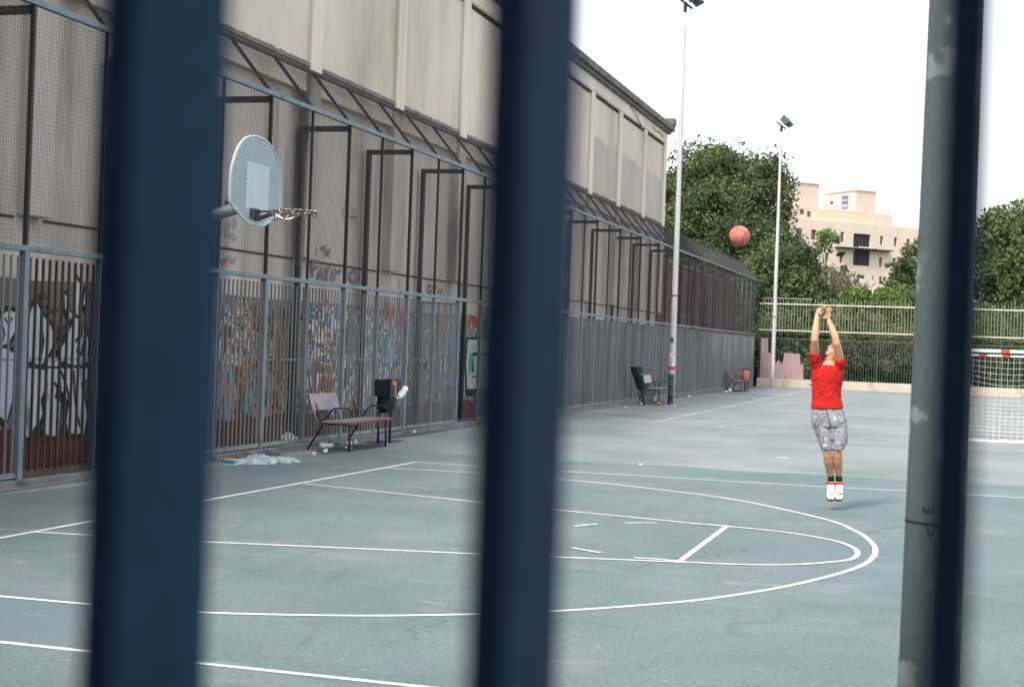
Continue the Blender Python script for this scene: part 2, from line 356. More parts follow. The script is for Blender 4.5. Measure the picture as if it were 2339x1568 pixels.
c0 = np.array(gnd(948.7, 1055.6)); c1 = np.array(gnd(0, 1229)); dv = (c1-c0)/np.linalg.norm(c1-c0)
ns = [gnd(0, 1467.7), gnd(214, 1491.5), gnd(451.8, 1520), gnd(941.6, 1567.6)]
nslope = (np.array(ns[-1])-np.array(ns[0])); nslope /= np.linalg.norm(nslope)
near0 = np.array(ns[0])-nslope*(ns[0][0]/nslope[0])
ribbon(lines, [c0-dv*.02, c0+dv*(c0[1]-near0[1])], LW, .0066)
ribbon(lines, [near0-nslope*.02, near0+nslope*14], LW, .0073)
fs0, fs1 = np.array(gnd(1300.2, 1077.3)), np.array(gnd(1887.6, 1112.2)); fd = (fs1-fs0)/np.linalg.norm(fs1-fs0)
ribbon(lines, [c0, fs0, fs1, np.array(gnd(2028.3, 1118.9)), np.array(gnd(2028.3, 1118.9))+fd*7], LW, .0073)
three = [gnd(885.3, 1069.6), gnd(1103, 1081), gnd(1293.5, 1096.4), gnd(1461.3, 1113.2), gnd(1679.5, 1141.7), gnd(1880.9, 1185.3), zr(2110, 590), zr(2205, 650), zr(2252, 710),
         zr(2235, 775), zr(2140, 838), zr(1900, 912), zr(1600, 980), zr(1300, 1030), zr(1000, 1070), zr(600, 1105), gnd(1286.8, 1395.8), gnd(1103.2, 1403.5), gnd(808.4, 1407.3), gnd(451.8, 1399.7), gnd(214, 1382), gnd(0, 1363.1)]
l0, l1 = np.array(three[-2]), np.array(three[-1]); three.append(tuple(l1+(l1-l0)*(l1[0]/(l0[0]-l1[0]))))
ribbon(lines, catmull(three), LW, .0080)
ribbon(lines, [gnd(696.7, 1105.4), gnd(1103, 1148.6), gnd(1659.4, 1203.2)], LW, .0087)
ribbon(lines, [gnd(73.7, 1215.7), gnd(456.5, 1238), gnd(1103.2, 1266.6), gnd(1550.3, 1284.4)], LW, .0087)
ribbon(lines, [gnd(1662, 1201.5), gnd(1548, 1286.2)], LW*1.05, .0094)
circ = [gnd(1659.4, 1203.2), zr(1460, 583), zr(1700, 612), zr(1960, 658), zr(2090, 702), zr(2133, 745), zr(2090, 787), zr(1960, 806), zr(1750, 822), zr(1500, 826), zr(1200, 819), gnd(1550.3, 1284.4)]
ribbon(lines, catmull(circ), LW, .0101)
for seg in ([(205, 563), (280, 554), (360, 548)], [(552, 541), (660, 540), (765, 541)], [(1000, 545), (1120, 551), (1240, 562)], [(187, 710), (280, 727), (383, 744)], [(610, 777), (760, 787), (915, 801)]):
    ribbon(lines, [zr(*p) for p in seg], LW*.95, .0108)
tag(lines.build('court_markings', mt_line), 'white basketball lines painted on the green court', None, kind='structure')
far = MB()
def z9(a, bb): return gnd((2250+a*.4062)*.65426, (1350+bb*.4062)*.65426)
fc = np.array(gnd(1483, 966)); fe = np.array(gnd(1848, 889.5)); ribbon(far, [fc, fe], .085, .003)
gl = np.array(gnd(2070, 997)); gd = (gl-fc)/np.linalg.norm(gl-fc); ribbon(far, [fc, fc+gd*22], .07, .0038)
ar = catmull([z9(612, 345), z9(700, 334), z9(850, 322), z9(1000, 317), z9(1440, 317), z9(1760, 322), z9(2260, 336), z9(2600, 350)], 6)
ribbon(far, ar, .08, .0046)
ribbon(far, [z9(420, 250), z9(1400, 262), z9(2260, 290), z9(2700, 306)], .05, .0054)
ribbon(far, [gnd(1848, 889.5), gnd(2080, 903), gnd(2339, 917), gnd(2600, 931)], .07, .0062)
tag(far.build('pitch_markings', mt_line2), 'faded white lines of the far football pitch', None, kind='structure')

# ---------------------------------------------------------------- left building
XW = -3.42
bl = empty('warehouse_building', (XW, 13, 0), 'long blank beige stucco building with pilasters along the left side', 'building')
w = MB(); w.box(-12, XW, -16, 41.6, 0, 9.3); w.box(-12, -3.24, -16, 41.6, 9.302, 9.7); w.build('wall', mt_low, bl)
w = MB()
py = [-13.8, -9.86, -5.9, -1.95, 2.0, 5.95, 9.9, 13.93, 17.9, 21.9, 25.85, 29.9, 33.75, 37.75, 41.4]
for i in range(len(py)-1):
    w.box(XW+.001, -3.30, py[i]+.24, py[i+1]-.24, 5.9, 9.22)
w.build('upper_wall', mt_wall, bl)
b = MB(); b.box(XW-.5, -3.228, -16, 41.615, 9.34, 9.71); b.build('frieze', mt_pil, bl)
for y in py:
    b = MB(); b.bbox(XW-.05, -3.235, y-.235, y+.235, 6.2, 9.335, .02); b.mi = 1; b.bbox(XW-.05, -3.238, y-.232, y+.232, 3.08, 6.199, .02); b.build('pilaster', [mt_pil, mt_low], bl)
b = MB(); b.bbox(-12, -3.02, -16, 41.95, 9.83, 10.04, .03); b.bbox(-12, -3.12, -16, 41.8, 9.715, 9.835, .02)
b.build('cornice', mt_corn, bl)
b = MB(); b.bbox(-3.5, -2.98, 41.5, 42.0, 10.045, 10.3, .04); b.build('cornice_end_block', mt_corn, bl)
for i in range(len(py)-1):                       # dark weathered drip groove under the frieze
    b = MB(); y0, y1 = py[i]+.3, py[i+1]-.3; n = 24
    top = [(y0+(y1-y0)*k/n, 9.305) for k in range(n+1)]
    bot = [(y, 9.25-.035*abs(noise.noise(Vector((y*2, i, 0))))*2) for y, _ in reversed(top)]
    b.prism(top+bot, 0, -3.29, -3.27); b.build('drip_groove', mt_groove, bl)
    b = MB(); top = [(py[i]+.235+(py[i+1]-py[i]-.47)*k/n, 6.385+.035*noise.noise(Vector((k*.9, i*3, 1)))) for k in range(n+1)]
    b.prism(top+[(py[i+1]-.235, 6.31), (py[i]+.235, 6.31)], 0, -3.30, -3.25); b.build('ledge', mt_dirtledge, bl)
    b = MB(); b.box(XW+.001, XW+.012, py[i]+.3, py[i+1]-.3, 3.04, 3.075); b.build('panel_joint', mt_groove, bl)
# greyer patches on the upper wall at the far end
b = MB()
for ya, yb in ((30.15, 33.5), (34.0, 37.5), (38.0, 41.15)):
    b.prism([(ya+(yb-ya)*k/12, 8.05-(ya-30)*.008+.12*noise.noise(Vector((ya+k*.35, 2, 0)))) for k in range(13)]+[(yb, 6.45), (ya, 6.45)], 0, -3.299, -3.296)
b.build('grey_wall_patch', mt_greyp, bl)
def crack(pts, wd=.03):
    b = MB(); b.tube([(-3.225, y, z) for y, z in pts], [wd*random.uniform(.5, 1.) for _ in pts], 5); b.build('crack', mt_crack, bl)
crack([(34.9, 9.69), (35.2, 9.62), (35.6, 9.6), (36.2, 9.42), (36.6, 9.36), (36.9, 9.2)]); crack([(38.6, 9.58), (39.2, 9.5), (40, 9.55), (40.6, 9.48)])
mt_dimwall = M('dimmed_brown_wall', [(.10, .08, .068), (.15, .122, .105), (.20, .17, .15)], .8, .93, (1, 1, .3), bump=.3, fine=.15)  # dimness behind the bars put into a darker lower wall colour
overlay(mt_dimwall, (.27, .26, .255), 1.0, (1, 1, .2), lo=.55, hi=.7, amount=.7, seed=5)
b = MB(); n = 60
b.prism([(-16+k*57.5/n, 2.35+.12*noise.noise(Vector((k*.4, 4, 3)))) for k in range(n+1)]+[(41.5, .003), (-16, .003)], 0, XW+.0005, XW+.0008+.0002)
b.build('lower_shade_layer', mt_dimwall, bl)
# plinth band
b = MB(); n = 60
top = [(-16+k*(15.3+16)/n, .52+.02*noise.noise(Vector((k*.4, 0, 3)))) for k in range(n+1)]
b.prism(top+[(15.3, .003), (-16, .003)], 0, XW+.001, XW+.010); b.build('plinth_band', mt_redbase, bl)
b = MB(); b.prism([(15.31, .003), (30, .003), (30, .4), (15.31, .42)], 0, XW+.001, XW+.010); b.build('plinth_band', mt_maroon, bl)
# graffiti, built as thin paint layers on the wall
def gz(pts, conv): return [tuple(on(conv(*p), 0, XW+.02)[1:]) for p in pts]
layer = [0.012]
def paint(pts, mat, conv=None, nm='graffiti', grow=0, t=.003):
    P = gz(pts, conv) if conv else pts
    if grow:
        c = np.mean(P, axis=0); P = [tuple(np.array(p)+(np.array(p)-c)/np.linalg.norm(np.array(p)-c)*grow) for p in P]
    b = MB(); b.prism(P, 0, XW+.0015, XW+layer[0]); layer[0] += .0006
    return b.build(nm, mat, bl)
def strokes(lines_, mat, conv=None, wd=.03, nm='graffiti'):
    b = MB()
    for l in lines_:
        P = gz(l, conv) if conv else l
        P = [(XW+layer[0], y, z) for y, z in P]; b.tube(P, wd, 8)
    b.v = [(XW+layer[0]+(v[0]-XW-layer[0])*.06, v[1], v[2]) for v in b.v]; layer[0] += .0004
    return b.build(nm, mat, bl)
g_wht = M('spray_white', [(.36, .39, .42), (.50, .53, .56)], 3, .8, (1, 1, .5)); overlay(g_wht, (.10, .11, .12), 2.4, (1, 1.6, .5), lo=.60, hi=.68, amount=.8, seed=3); g_blk = M('spray_black', [(.012, .014, .016), (.03, .03, .032)], 3, .8)
g_sil = M('spray_silver', [(.36, .38, .42), (.46, .48, .52)], 3, .8); g_tur = M('spray_turquoise', [(.04, .26, .36), (.07, .34, .44)], 3, .8)
g_red = M('spray_red', [(.5, .03, .02), (.6, .06, .04)], 3, .8); g_grn = M('spray_green', [(.06, .26, .17), (.12, .35, .25)], 3, .8)
g_pur = M('spray_purple', [(.16, .075, .12), (.22, .12, .17)], 5, .8); g_faint = M('spray_faded_white', [(.32, .31, .32), (.4, .39, .4)], 5, .8)
cz2 = lambda a, bb: (a*.45896, 523.4+bb*.45896)
bw = [[(140, 480), (160, 392), (185, 368), (215, 430), (247, 470), (268, 520), (262, 582), (225, 652), (200, 682), (160, 652), (145, 662)],
      [(322, 325), (342, 330), (345, 395), (326, 400)], [(385, 250), (402, 280), (397, 320), (388, 400), (400, 440), (380, 420), (380, 320)],
      [(345, 408), (370, 430), (368, 455), (345, 440)], [(300, 602), (330, 552), (352, 490), (378, 440), (402, 450), (402, 545), (385, 600), (425, 490), (440, 560), (430, 660), (400, 680), (345, 668), (305, 650)],
      [(236, 645), (298, 645), (298, 680), (236, 680)], [(425, 310), (440, 340), (430, 400), (415, 370)],
      [(140, 690), (225, 700), (232, 760), (200, 850), (215, 940), (195, 950), (165, 990), (150, 1032), (128, 1032), (133, 850)],
      [(236, 692), (290, 692), (290, 850), (300, 862), (290, 1030), (232, 1022), (210, 990), (222, 880)],
      [(300, 692), (435, 690), (432, 742), (400, 762), (420, 850), (432, 930), (415, 1018), (340, 1012), (330, 960), (345, 860), (305, 800)],
      [(-40, 470), (5, 430), (35, 408), (75, 412), (78, 500), (40, 562), (-30, 600)], [(-40, 640), (20, 590), (75, 620), (75, 690), (75, 780), (30, 960), (-30, 900)]]
for P in bw: paint(P, g_blk, cz2, grow=.07)
for P in bw: paint(P, g_wht, cz2)
strokes([[(205, 470), (215, 560), (200, 640)], [(268, 600), (288, 540), (330, 520)], [(300, 700), (330, 780), (345, 860)], [(232, 760), (222, 900), (200, 960)], [(365, 700), (372, 860), (395, 980)],
         [(375, 560), (398, 520), (420, 540), (405, 620), (378, 600)], [(270, 760), (285, 790), (275, 840)]], g_blk, cz2, .022)
strokes([[(190, 330), (205, 350), (230, 340), (225, 320), (200, 322)], [(225, 380), (260, 410), (290, 400)], [(280, 480), (300, 520), (330, 470)], [(0, 430), (20, 520), (0, 590)], [(20, 440), (40, 470), (60, 440)]], g_blk, cz2, .016)
def mural(name, cols, scale, st, y0, y1, z0, z1, lo=.3, hi=.7, seed=0):
    m = M(name, cols, scale, .8, st, const=True, lo=lo, hi=hi, detail=3, distort=1.2, fine=.18, bscale=20)
    n = 30; top = [(y0+(y1-y0)*k/n, z1+.28*noise.noise(Vector((k*.33, seed, 2)))) for k in range(n+1)]
    bot = [(y, z0+.12*noise.noise(Vector((y*1.7, seed, 9)))) for y, _ in reversed(top)]
    paint(top+bot, m)
O = srgb
mural('mural_ochre', [O(90, 55, 35), O(120, 80, 45), O(175, 175, 180), O(150, 115, 50), O(60, 70, 85), O(185, 185, 190), O(90, 60, 45)], 1.7, (1, 1.1, .9), 4.4, 8.3, 1.15, 2.25, .36, .66, 1)
mural('mural_brown', [O(85, 58, 42), O(160, 105, 45), O(100, 72, 55), O(85, 140, 160), O(175, 115, 55), O(120, 85, 60)], 1.5, (1, 1.1, 1), 4.4, 8.2, .42, 1.3, .34, .68, 2)
mural('mural_khaki', [O(90, 75, 60), O(135, 115, 80), O(40, 38, 38), O(165, 130, 75), O(85, 110, 115), O(130, 112, 90)], 1.4, (1, 1.1, .8), 8.2, 10.2, .42, 2.1, .34, .68, 3)
mural('mural_stripes', [O(60, 95, 140), O(190, 192, 195), O(110, 72, 60), O(70, 85, 100), O(205, 205, 205), O(200, 140, 50), O(120, 75, 62)], 1.4, (1, 1.2, .75), 10.1, 12.2, .42, 2.3, .36, .66, 4)
mural('mural_grey', [O(105, 112, 118), O(80, 130, 125), O(130, 130, 135), O(190, 195, 198), O(70, 95, 140), O(150, 95, 75)], 1.8, (1, 1.2, .8), 12.1, 15.0, .42, 2.2, .34, .68, 5)
mural('mural_pale', [O(110, 112, 118), O(90, 88, 100), O(165, 168, 165), O(80, 125, 110), O(150, 110, 60), O(118, 112, 122)], 2.0, (1, 1.2, .8), 14.9, 19.8, .42, 2.2, .34, .68, 6)
strokes([[(1290+0, 1), (1, 1)]] if 0 else [[(13.9, 2.5), (13.95, 2.1)], [(14.15, 2.5), (14.2, 2.1)], [(14.4, 2.5), (14.45, 2.0)], [(14.7, 2.5), (14.6, 2.05), (14.9, 2.1)], [(17.2, 2.3), (17.1, 1.95), (17.4, 1.95)], [(17.6, 2.3), (17.6, 1.9)]], g_red, None, .035)
cz5 = lambda a, bb: ((700+a*.51020)*.65426, (900+bb*.51020)*.65426)
strokes([[(560, 345), (563, 420)], [(575, 440), (573, 520)], [(605, 460), (603, 560)]], g_blk, None and cz5 or cz5, .045)
strokes([[(480, 420), (490, 390), (510, 400), (500, 470), (480, 450)], [(520, 440), (530, 500)], [(545, 430), (548, 500), (565, 470)]], g_blk, cz5, .015)
# GYM
strokes([[(1578, 195), (1560, 188), (1552, 205), (1556, 235), (1572, 240), (1582, 222), (1568, 220)], [(1590, 192), (1600, 218), (1618, 188)], [(1600, 218), (1598, 245)],
         [(1622, 250), (1628, 205), (1638, 235), (1650, 208), (1658, 255)]], M('marker_grey', [(.045, .045, .055), (.07, .07, .08)], 5, .9), cz5, .018)
# purple lettering behind the mesh
strokes([[(1010+0, 1)] * 2] if 0 else [[(760, 25), (765, 130)], [(760, 30), (790, 22), (795, 60), (768, 78)], [(800, 150), (822, 60), (842, 160)], [(808, 118), (838, 118)], [(850, 60), (862, 105), (880, 55)], [(862, 105), (862, 165)],
         [(890, 165), (895, 75), (915, 165), (918, 70)], [(935, 95), (960, 90)]], g_pur, cz5, .03)
strokes([[(1015, 110), (1060, 85), (1085, 140), (1040, 170), (1015, 130)]], g_pur, cz5, .03)
cz4 = lambda a, bb: ((700+a*.38265)*.65426, (400+bb*.38265)*.65426)
strokes([[(215, 1010), (235, 975), (250, 1030), (222, 1045)], [(265, 980), (262, 1035), (290, 1000)], [(300, 960), (328, 950), (322, 1010), (300, 1020)], [(190, 1040), (205, 1090)], [(225, 1060), (245, 1110), (262, 1060)], [(270, 1075), (275, 1120), (300, 1080), (310, 1130), (335, 1125)],
         [(230, 1290), (250, 1340), (270, 1290), (300, 1350), (325, 1300)]], g_faint, cz4, .022)
strokes([[(1020, 1220), (1050, 1215), (1040, 1290)], [(1130, 1190), (1150, 1280), (1180, 1220), (1170, 1290)], [(1100, 1220), (1125, 1215)]], g_pur, cz4, .028)
strokes([[(1300, 760), (1320, 800), (1290, 900), (1320, 960)], [(1370, 830), (1400, 900), (1370, 1000), (1420, 980), (1390, 860)], [(1350, 930), (1430, 940)]], M('tag_faint_black', [(.06, .055, .055), (.09, .085, .08)], 5, .9), cz4, .010)
strokes([[(190, 1330), (225, 1330), (207, 1332), (210, 1380)]], g_red, cz4, .02)
# pieces seen through the open gate
czd = lambda a, bb: ((1550+a*.35088)*.65426, (950+bb*.35088)*.65426)
paint([(70, 655), (183, 650), (180, 800), (165, 1060), (148, 1225), (70, 1235)], g_tur, czd)
paint([(220, 652), (470, 660), (470, 1222), (212, 1225), (205, 900)], g_blk, czd, grow=.03)
paint([(232, 668), (440, 675), (440, 1150), (225, 1160), (215, 900)], g_wht, czd)
paint([(272, 795), (440, 800), (440, 828), (290, 830), (292, 985), (272, 1000)], g_blk, czd)
paint([(272, 1032), (440, 1038), (440, 1052), (272, 1046)], g_blk, czd)
paint([(247, 820), (278, 790), (285, 870), (262, 1000), (240, 1010), (238, 900)], g_grn, czd)
strokes([[(262, 740), (280, 720), (275, 770), (300, 730), (308, 765)]], g_grn, czd, .02)
strokes([[(236, 480), (238, 540), (255, 470), (250, 530), (275, 460), (270, 550), (300, 455), (292, 530), (318, 470), (310, 530), (338, 500), (322, 480)]], g_red, czd, .03)
# unseen block added behind the camera to shade the railing fronts
b = MB(); b.box(-2, 24, -26, -16.4, 0, 9.2)
for k in range(6): b.box(-.6+k*4, 1.2+k*4, -16.4, -16.35, 5.2, 7.0)
b.bbox(-2.1, 24.1, -16.6, -16.25, 9.2, 9.5, .03)
sb = single(b, 'shade_block', M('shade_block_grey', [(.08, .08, .08), (.12, .12, .12)], 2, .9), (11, -22, 0), 'plain unseen block added behind the railing to keep light off it', 'building')

# ---------------------------------------------------------------- brick wall beyond the building
bwl = empty('brick_wall', (-3.6, 52, 0), 'red brick wall running on beyond the beige building behind the mesh', 'wall')
b = MB(); b.box(-3.9, -3.45, 41.7, 62.5, 0, 5.05); b.build('wall', mt_brick, bwl)
b = MB(); b.bbox(-3.95, -3.4, 41.7, 62.5, 5.053, 5.16, .02); b.build('coping', mt_dirtledge, bwl)
b = MB(); b.box(-3.455, -3.44, 41.7, 62.5, 3.05, 3.12); b.build('band', mt_dirtledge, bwl)

# ---------------------------------------------------------------- the big bar and mesh fence
XF = -2.454; PY0 = 6.57; PS = 1.506
cf = empty('cage_fence', (XF, 24, 0), 'tall blue grey fence of vertical bars with a sloping wire mesh cage above', 'fence')
ks = list(range(-6, 38)); ys = [PY0+PS*k for k in ks]
ZR, ZE, ZI, XI = 2.62, 5.34, 6.2, -3.17
def fam(base, name, mat, parent, locs, smooth=False):
    o = base; first = True
    for l in locs:
        if first: o.location = l; first = False
        else:
            c = o.copy(); col.objects.link(c); c.location = l
# posts: thick every second bay
pt = MB(); pt.bbox(-.035, .035, -.035, .035, 0, ZE, .006)
def local(mb, name, mat, parent, smooth=False):
    me = bpy.data.meshes.new(name); me.from_pydata(mb.v, [], mb.f); 
    for i, m in enumerate(mb.m): me.polygons[i].material_index = m
    me.update(); return link(name, me, mat, parent, smooth)
pl_ = MB(); pl_.bbox(-.04, .045, -.045, .045, 0, ZR, .006); pl_.mi = 1; pl_.bbox(-.022, .03, -.022, .022, ZR, ZE, .004)
fam(local(pl_, 'post', [mt_steel, mt_black], cf), 'post', None, cf, [(0, ys[i]-24, 0) for i in range(len(ys)) if ks[i] % 2 == 0])
ps_ = MB(); ps_.bbox(-.025, .03, -.022, .022, 0, ZR, .004); ps_.mi = 1; ps_.bbox(-.018, .022, -.016, .016, ZR, ZE, .004)
fam(local(ps_, 'post', [mt_steel, mt_black], cf), 'post', None, cf, [(0, ys[i]-24, 0) for i in range(len(ys)) if ks[i] % 2])
b = MB(); b.bbox(-.03, .05, -12.5-24+PY0, ys[-1]-24, ZR-.035, ZR+.03, .006); local(b, 'top_rail', mt_steel, cf)
b = MB(); b.bbox(-.035, .04, -12.5-24+PY0, ys[-1]-24, ZE-.035, ZE+.035, .006); local(b, 'eave_rail', mt_steel, cf)
b = MB(); b.bbox(XI-XF-.03, XI-XF+.03, -12.5-24+PY0, ys[-1]-24, ZI-.03, ZI+.03, .006); local(b, 'ridge_rail', mt_black, cf)
GATE = 6
# bar panel between posts
bp = MB(); nb = 11
for k in range(nb):
    y = .045+(PS-.09)*(k+.5)/nb
    bp.box(-.012, .012, y-.007, y+.007, .14, ZR-.11); bp.box(-.012, .012, y-.007, y+.035, ZR-.11, ZR-.094)
bp.box(-.012, .012, .0455, PS-.0455, .12, .14); bp.box(-.018, -.0125, .0455, PS-.0455, 1.37, 1.40); bp.box(-.022, .022, .0455, PS-.0455, .085, .119)
bp.box(-.012, -.0115, .05, PS-.05, ZR-.05, ZR-.045)
fam(local(bp, 'bar_panel', mt_bars, cf), '', None, cf, [(0, ys[i]-24, 0) for i in range(len(ys)-1) if ks[i] != GATE and ks[i] not in (-4, -3)])
mt_rustbar = M('rusty_brown_bar', [(.045, .032, .026), (.085, .06, .05)], 3, .8, fine=.2)
br = MB()
for k in range(nb):
    y = .045+(PS-.09)*(k+.5)/nb
    br.mi = 1; br.box(-.012, .012, y-.007, y+.04, ZR-.11, ZR-.094); br.mi = 0; br.box(-.014, .014, y-.010, y+.010, .14, ZR-.1105)
br.mi = 0; br.box(-.012, .012, .0455, PS-.0455, .12, .14); br.box(-.022, .022, .0455, PS-.0455, .085, .119); br.mi = 1; br.box(-.022, -.0145, .0455, PS-.0455, 1.37, 1.41)
o_ = local(br, 'bar_panel', [mt_rustbar, mt_bars], cf); o_['label'] = 'rusty brown bar panel'
fam(o_, '', None, cf, [(0, ys[i]-24, 0) for i in range(len(ys)-1) if ks[i] in (-4, -3)])
# gate standing open inside the walkway
gt = MB()
gy = ys[ks.index(GATE)]
# wire mesh panels
def wires(h, wdt, cell, t, place):
    m = MB(); n = int(wdt/cell)
    for k in range(1, n): place(m, k*wdt/n, None, t)
    n = int(h/cell)
    for k in range(1, n): place(m, None, k*h/n, t)
    return m
HM = ZE-ZR-.08
def pv(m, y, z, t):
    if z is None: m.box(-t, t, y-t, y+t, 0, HM)
    else: m.box(-t+.0001, t+.0001, 0, PS-.06, z-t, z+t)
wm = wires(HM, PS-.06, .047, .0013, pv)
fam(local(wm, 'mesh_panel', mt_wire, cf), '', None, cf, [(0, ys[i]-24+.03, ZR+.04) for i in range(len(ys)-1)])
dx, dz = XI-XF, ZI-ZE; LL = math.hypot(dx, dz); ux, uz = dx/LL, dz/LL
def pr_(m, y, z, t):
    if z is None: m.bar((0, y, 0), (dx, y, dz), 2*t, 2*t)
    else: m.bar((ux*z, 0, uz*z), (ux*z, PS-.06, uz*z), 2*t, 2*t)
wr = wires(LL, PS-.06, .047, .0013, pr_)
fam(local(wr, 'roof_mesh_panel', mt_wire, cf), '', None, cf, [(0, ys[i]-24+.03, ZE+.02) for i in range(len(ys)-1)])
rf = MB(); rf.bar((0, 0, 0), (dx, 0, dz), .036, .05)
fam(local(rf, 'rafter', mt_black, cf), '', None, cf, [(0, y-24, ZE) for y in ys])
# transverse frames at the thick posts
hf = MB(); hf.bar((-.025, 0, 5.25), (-.90, 0, 5.25), .09, .085); hf.bbox(-.90, -.82, -.05, .05, 0.01, 5.205, .005)
fam(local(hf, 'inner_frame', mt_black, cf), '', None, cf, [(0, ys[i]-24, 0) for i in range(len(ys)) if ks[i] % 2 == 0])
# closing end panel of the cage
b = MB(); ye = ys[-1]-24+.04
for k in range(1, 16): b.box(-k*.047-.0016, -k*.047+.0016, ye, ye+.003, 0.1, ZE+min(dz, k*.047*dz/-dx))
for k in range(1, 120): 
    z = k*.047+.1
    if z < ZE+dz-.05: b.box(-.70, 0 if z < ZE else -(z-ZE)*-dx/dz, ye+.0035, ye+.0065, z-.0016, z+.0016)
b.mi = 1
for x in (-.24, -.48, -.70): b.bbox(x-.02, x+.02, ye-.02, ye+.02, .01, ZE+.2, .004)
for z in (2.62, 4.2): b.box(-.72, 0, ye+.008, ye+.03, z-.02, z+.02)
local(b, 'end_panel', [mt_wire, mt_steel], cf)
gate = empty('fence_gate', (XF-.03, gy+.05, 0), 'bar gate of the fence swung open into the walkway', 'gate')
b = MB(); b.bbox(-.78, -.03, -.02, .02, 2.5, 2.55, .005); b.bbox(-.78, -.03, -.02, .02, .08, .13, .005); b.bbox(-.80, -.75, -.022, .022, .08, 2.55, .005); b.bbox(-.05, 0, -.022, .022, .08, 2.55, .005)
o = local(b, 'gate_frame', mt_steel, gate)
b = MB()
for k in range(5): b.box(-.67+k*.13-.01, -.67+k*.13+.01, -.007, .007, .13, 2.5)
o = local(b, 'gate_bars', mt_bars, gate)
b = MB(); b.bbox(-.72, -.62, -.05, -.022, 1.15, 1.3, .008); local(b, 'latch', mt_black, gate)
gate.location = (XF-.03, gy+.08, 0)

# ---------------------------------------------------------------- railing in front of the lens
nf = empty('near_railing', (7.4, -13.5, 0), 'blurred dark blue flat bar railing close in front of the court', 'railing')
yn = C[1]+.42; nbar = 15
xs3 = on((2184, 784), 1, yn)[0]; xs1 = on((243, 784), 1, yn)[0]; sp = (xs3-xs1)/2
bar0 = MB(); bar0.bbox(-.0061, .0061, 0, .0635, .12, 2.5, .0012)
bars = local(bar0, 'railing_bar', mt_navy, nf)
fam(bars, '', None, nf, [(xs3+sp*k-7.4, yn+13.5, 0) for k in range(-9, 6)])
b = MB(); b.bbox(xs3-sp*9.5-7.4, xs3+sp*5.5-7.4, yn+13.5-.004, yn+13.5+.071, .08, .12, .004); local(b, 'bottom_rail', mt_navy, nf)
b = MB(); b.bbox(xs3-sp*9.5-7.4, xs3+sp*5.5-7.4, yn+13.5-.004, yn+13.5+.071, 2.5, 2.545, .004); local(b, 'top_rail', mt_navy, nf)
for k in (-9.4, 5.4):
    b = MB(); b.bbox(xs3+sp*k-7.4-.025, xs3+sp*k-7.4+.025, yn+13.5-.003, yn+13.5+.070, 0, 2.6, .004); local(b, 'railing_post', mt_navy, nf)

# ---------------------------------------------------------------- poles
def mast(name, x, y, H, rb, rt, label, mat, head=True, lean=(0, 0)):
    t = empty(name, (x, y, 0), label, 'lamp post', None)
    m = MB(); m.tube([(lean[0]*z, lean[1]*z, z) for z in np.linspace(0, H, 14)], [rb+(rt-rb)*k/13 for k in range(14)], 20)
    local(m, 'pole', mat, t, True)
    m = MB(); m.bbox(-rb*1.6, rb*1.6, -rb*1.6, rb*1.6, 0.001, .025, .005)
    for a in (-1, 1):
        for c in (-1, 1): m.tube([(a*rb*1.3, c*rb*1.3, .02), (a*rb*1.3, c*rb*1.3, .06)], .012, 6)
    local(m, 'base_plate', mat, t)
    for z in (3.4, 6.5):
        m = MB(); m.tube([(lean[0]*z, lean[1]*z, z-.02), (lean[0]*z, lean[1]*z, z+.02)], rb+(rt-rb)*z/H+.006, 20)
        local(m, 'clamp_band', mt_rim if z < 4 else mt_galv, t, True)
    if head:
        m = MB(); m.bar((-.20, -.02, H+.14), (.16, .3, H-.12), .06, .05); m.tube([(0, 0, H-.3), (0, 0, H+.02)], rt*1.15, 12); local(m, 'cross_arm', mt_black, t)
        for dx_, off in ((.0, 0), (.12, .34)):
            m = MB(); R = Matrix.Rotation(math.radians(-38), 3, 'Y')
            bm = bmesh.new(); bmesh.ops.create_cube(bm, size=1)
            for v in bm.verts: 
                k = 1 if v.co.x > 0 else .72
                v.co = Vector((v.co.x*.30, v.co.y*.30*k, v.co.z*.42*(1.1 if v.co.x > 0 else .85)))
            bmesh.ops.bevel(bm, geom=bm.edges[:], offset=.02, segments=2, affect='EDGES')
            T = Matrix.Translation((dx_+.15, off-.05, H+.22-dx_*.5)) @ R.to_4x4(); m.bm(bm, T)
            fl = local(m, 'floodlight', mt_lamp, t)
            g = MB()
            bm = bmesh.new(); bmesh.ops.create_cube(bm, size=1)
            for v in bm.verts: v.co = Vector((.152+v.co.x*.012, v.co.y*.26, v.co.z*.40))
            g.bm(bm, T); local(g, 'lens', mt_glass, fl)
            for q in range(4):
                pass
    return t
p1x, p1y = gnd(1532, 926); p1x, p1y = float(p1x), float(p1y)
mast('lamp_post', p1x, p1y, 12.45, .104, .052, 'tall pale floodlight mast with a notice and dark stickers near its foot', mt_galv)
p2x, p2y = gnd(1763, 890)
mast('lamp_post', p2x, p2y, 12.35, .10, .055, 'floodlight mast farthest down the court in front of the dark tree', mt_galv)
pp = deep(2148, 784, 5.0)
t = empty('lamp_post', (float(pp[0]), float(pp[1]), 0), 'thick dark green lamp post with chipped paint close by the railing', 'lamp post')
m = MB(); m.tube([(z*.004, 0, z) for z in np.linspace(0, 9, 14)], [.103-(.045)*k/13 for k in range(14)], 36); local(m, 'pole', mt_gpole, t, True)
m = MB(); m.tube([(.005, 0, 1.235), (.005, 0, 1.243)], .0985, 36); local(m, 'weld_seam', mt_black, t, True)
m = MB(); m.tube([(0, 0, 0), (0, 0, .03)], .17, 24); local(m, 'base_plate', mt_gpole, t)
m = MB(); m.bbox(-.3, .3, -.15, .15, 9, 9.15, .03); local(m, 'lamp_head', mt_lamp, t)
m = MB()   # marker scrawl on the pole
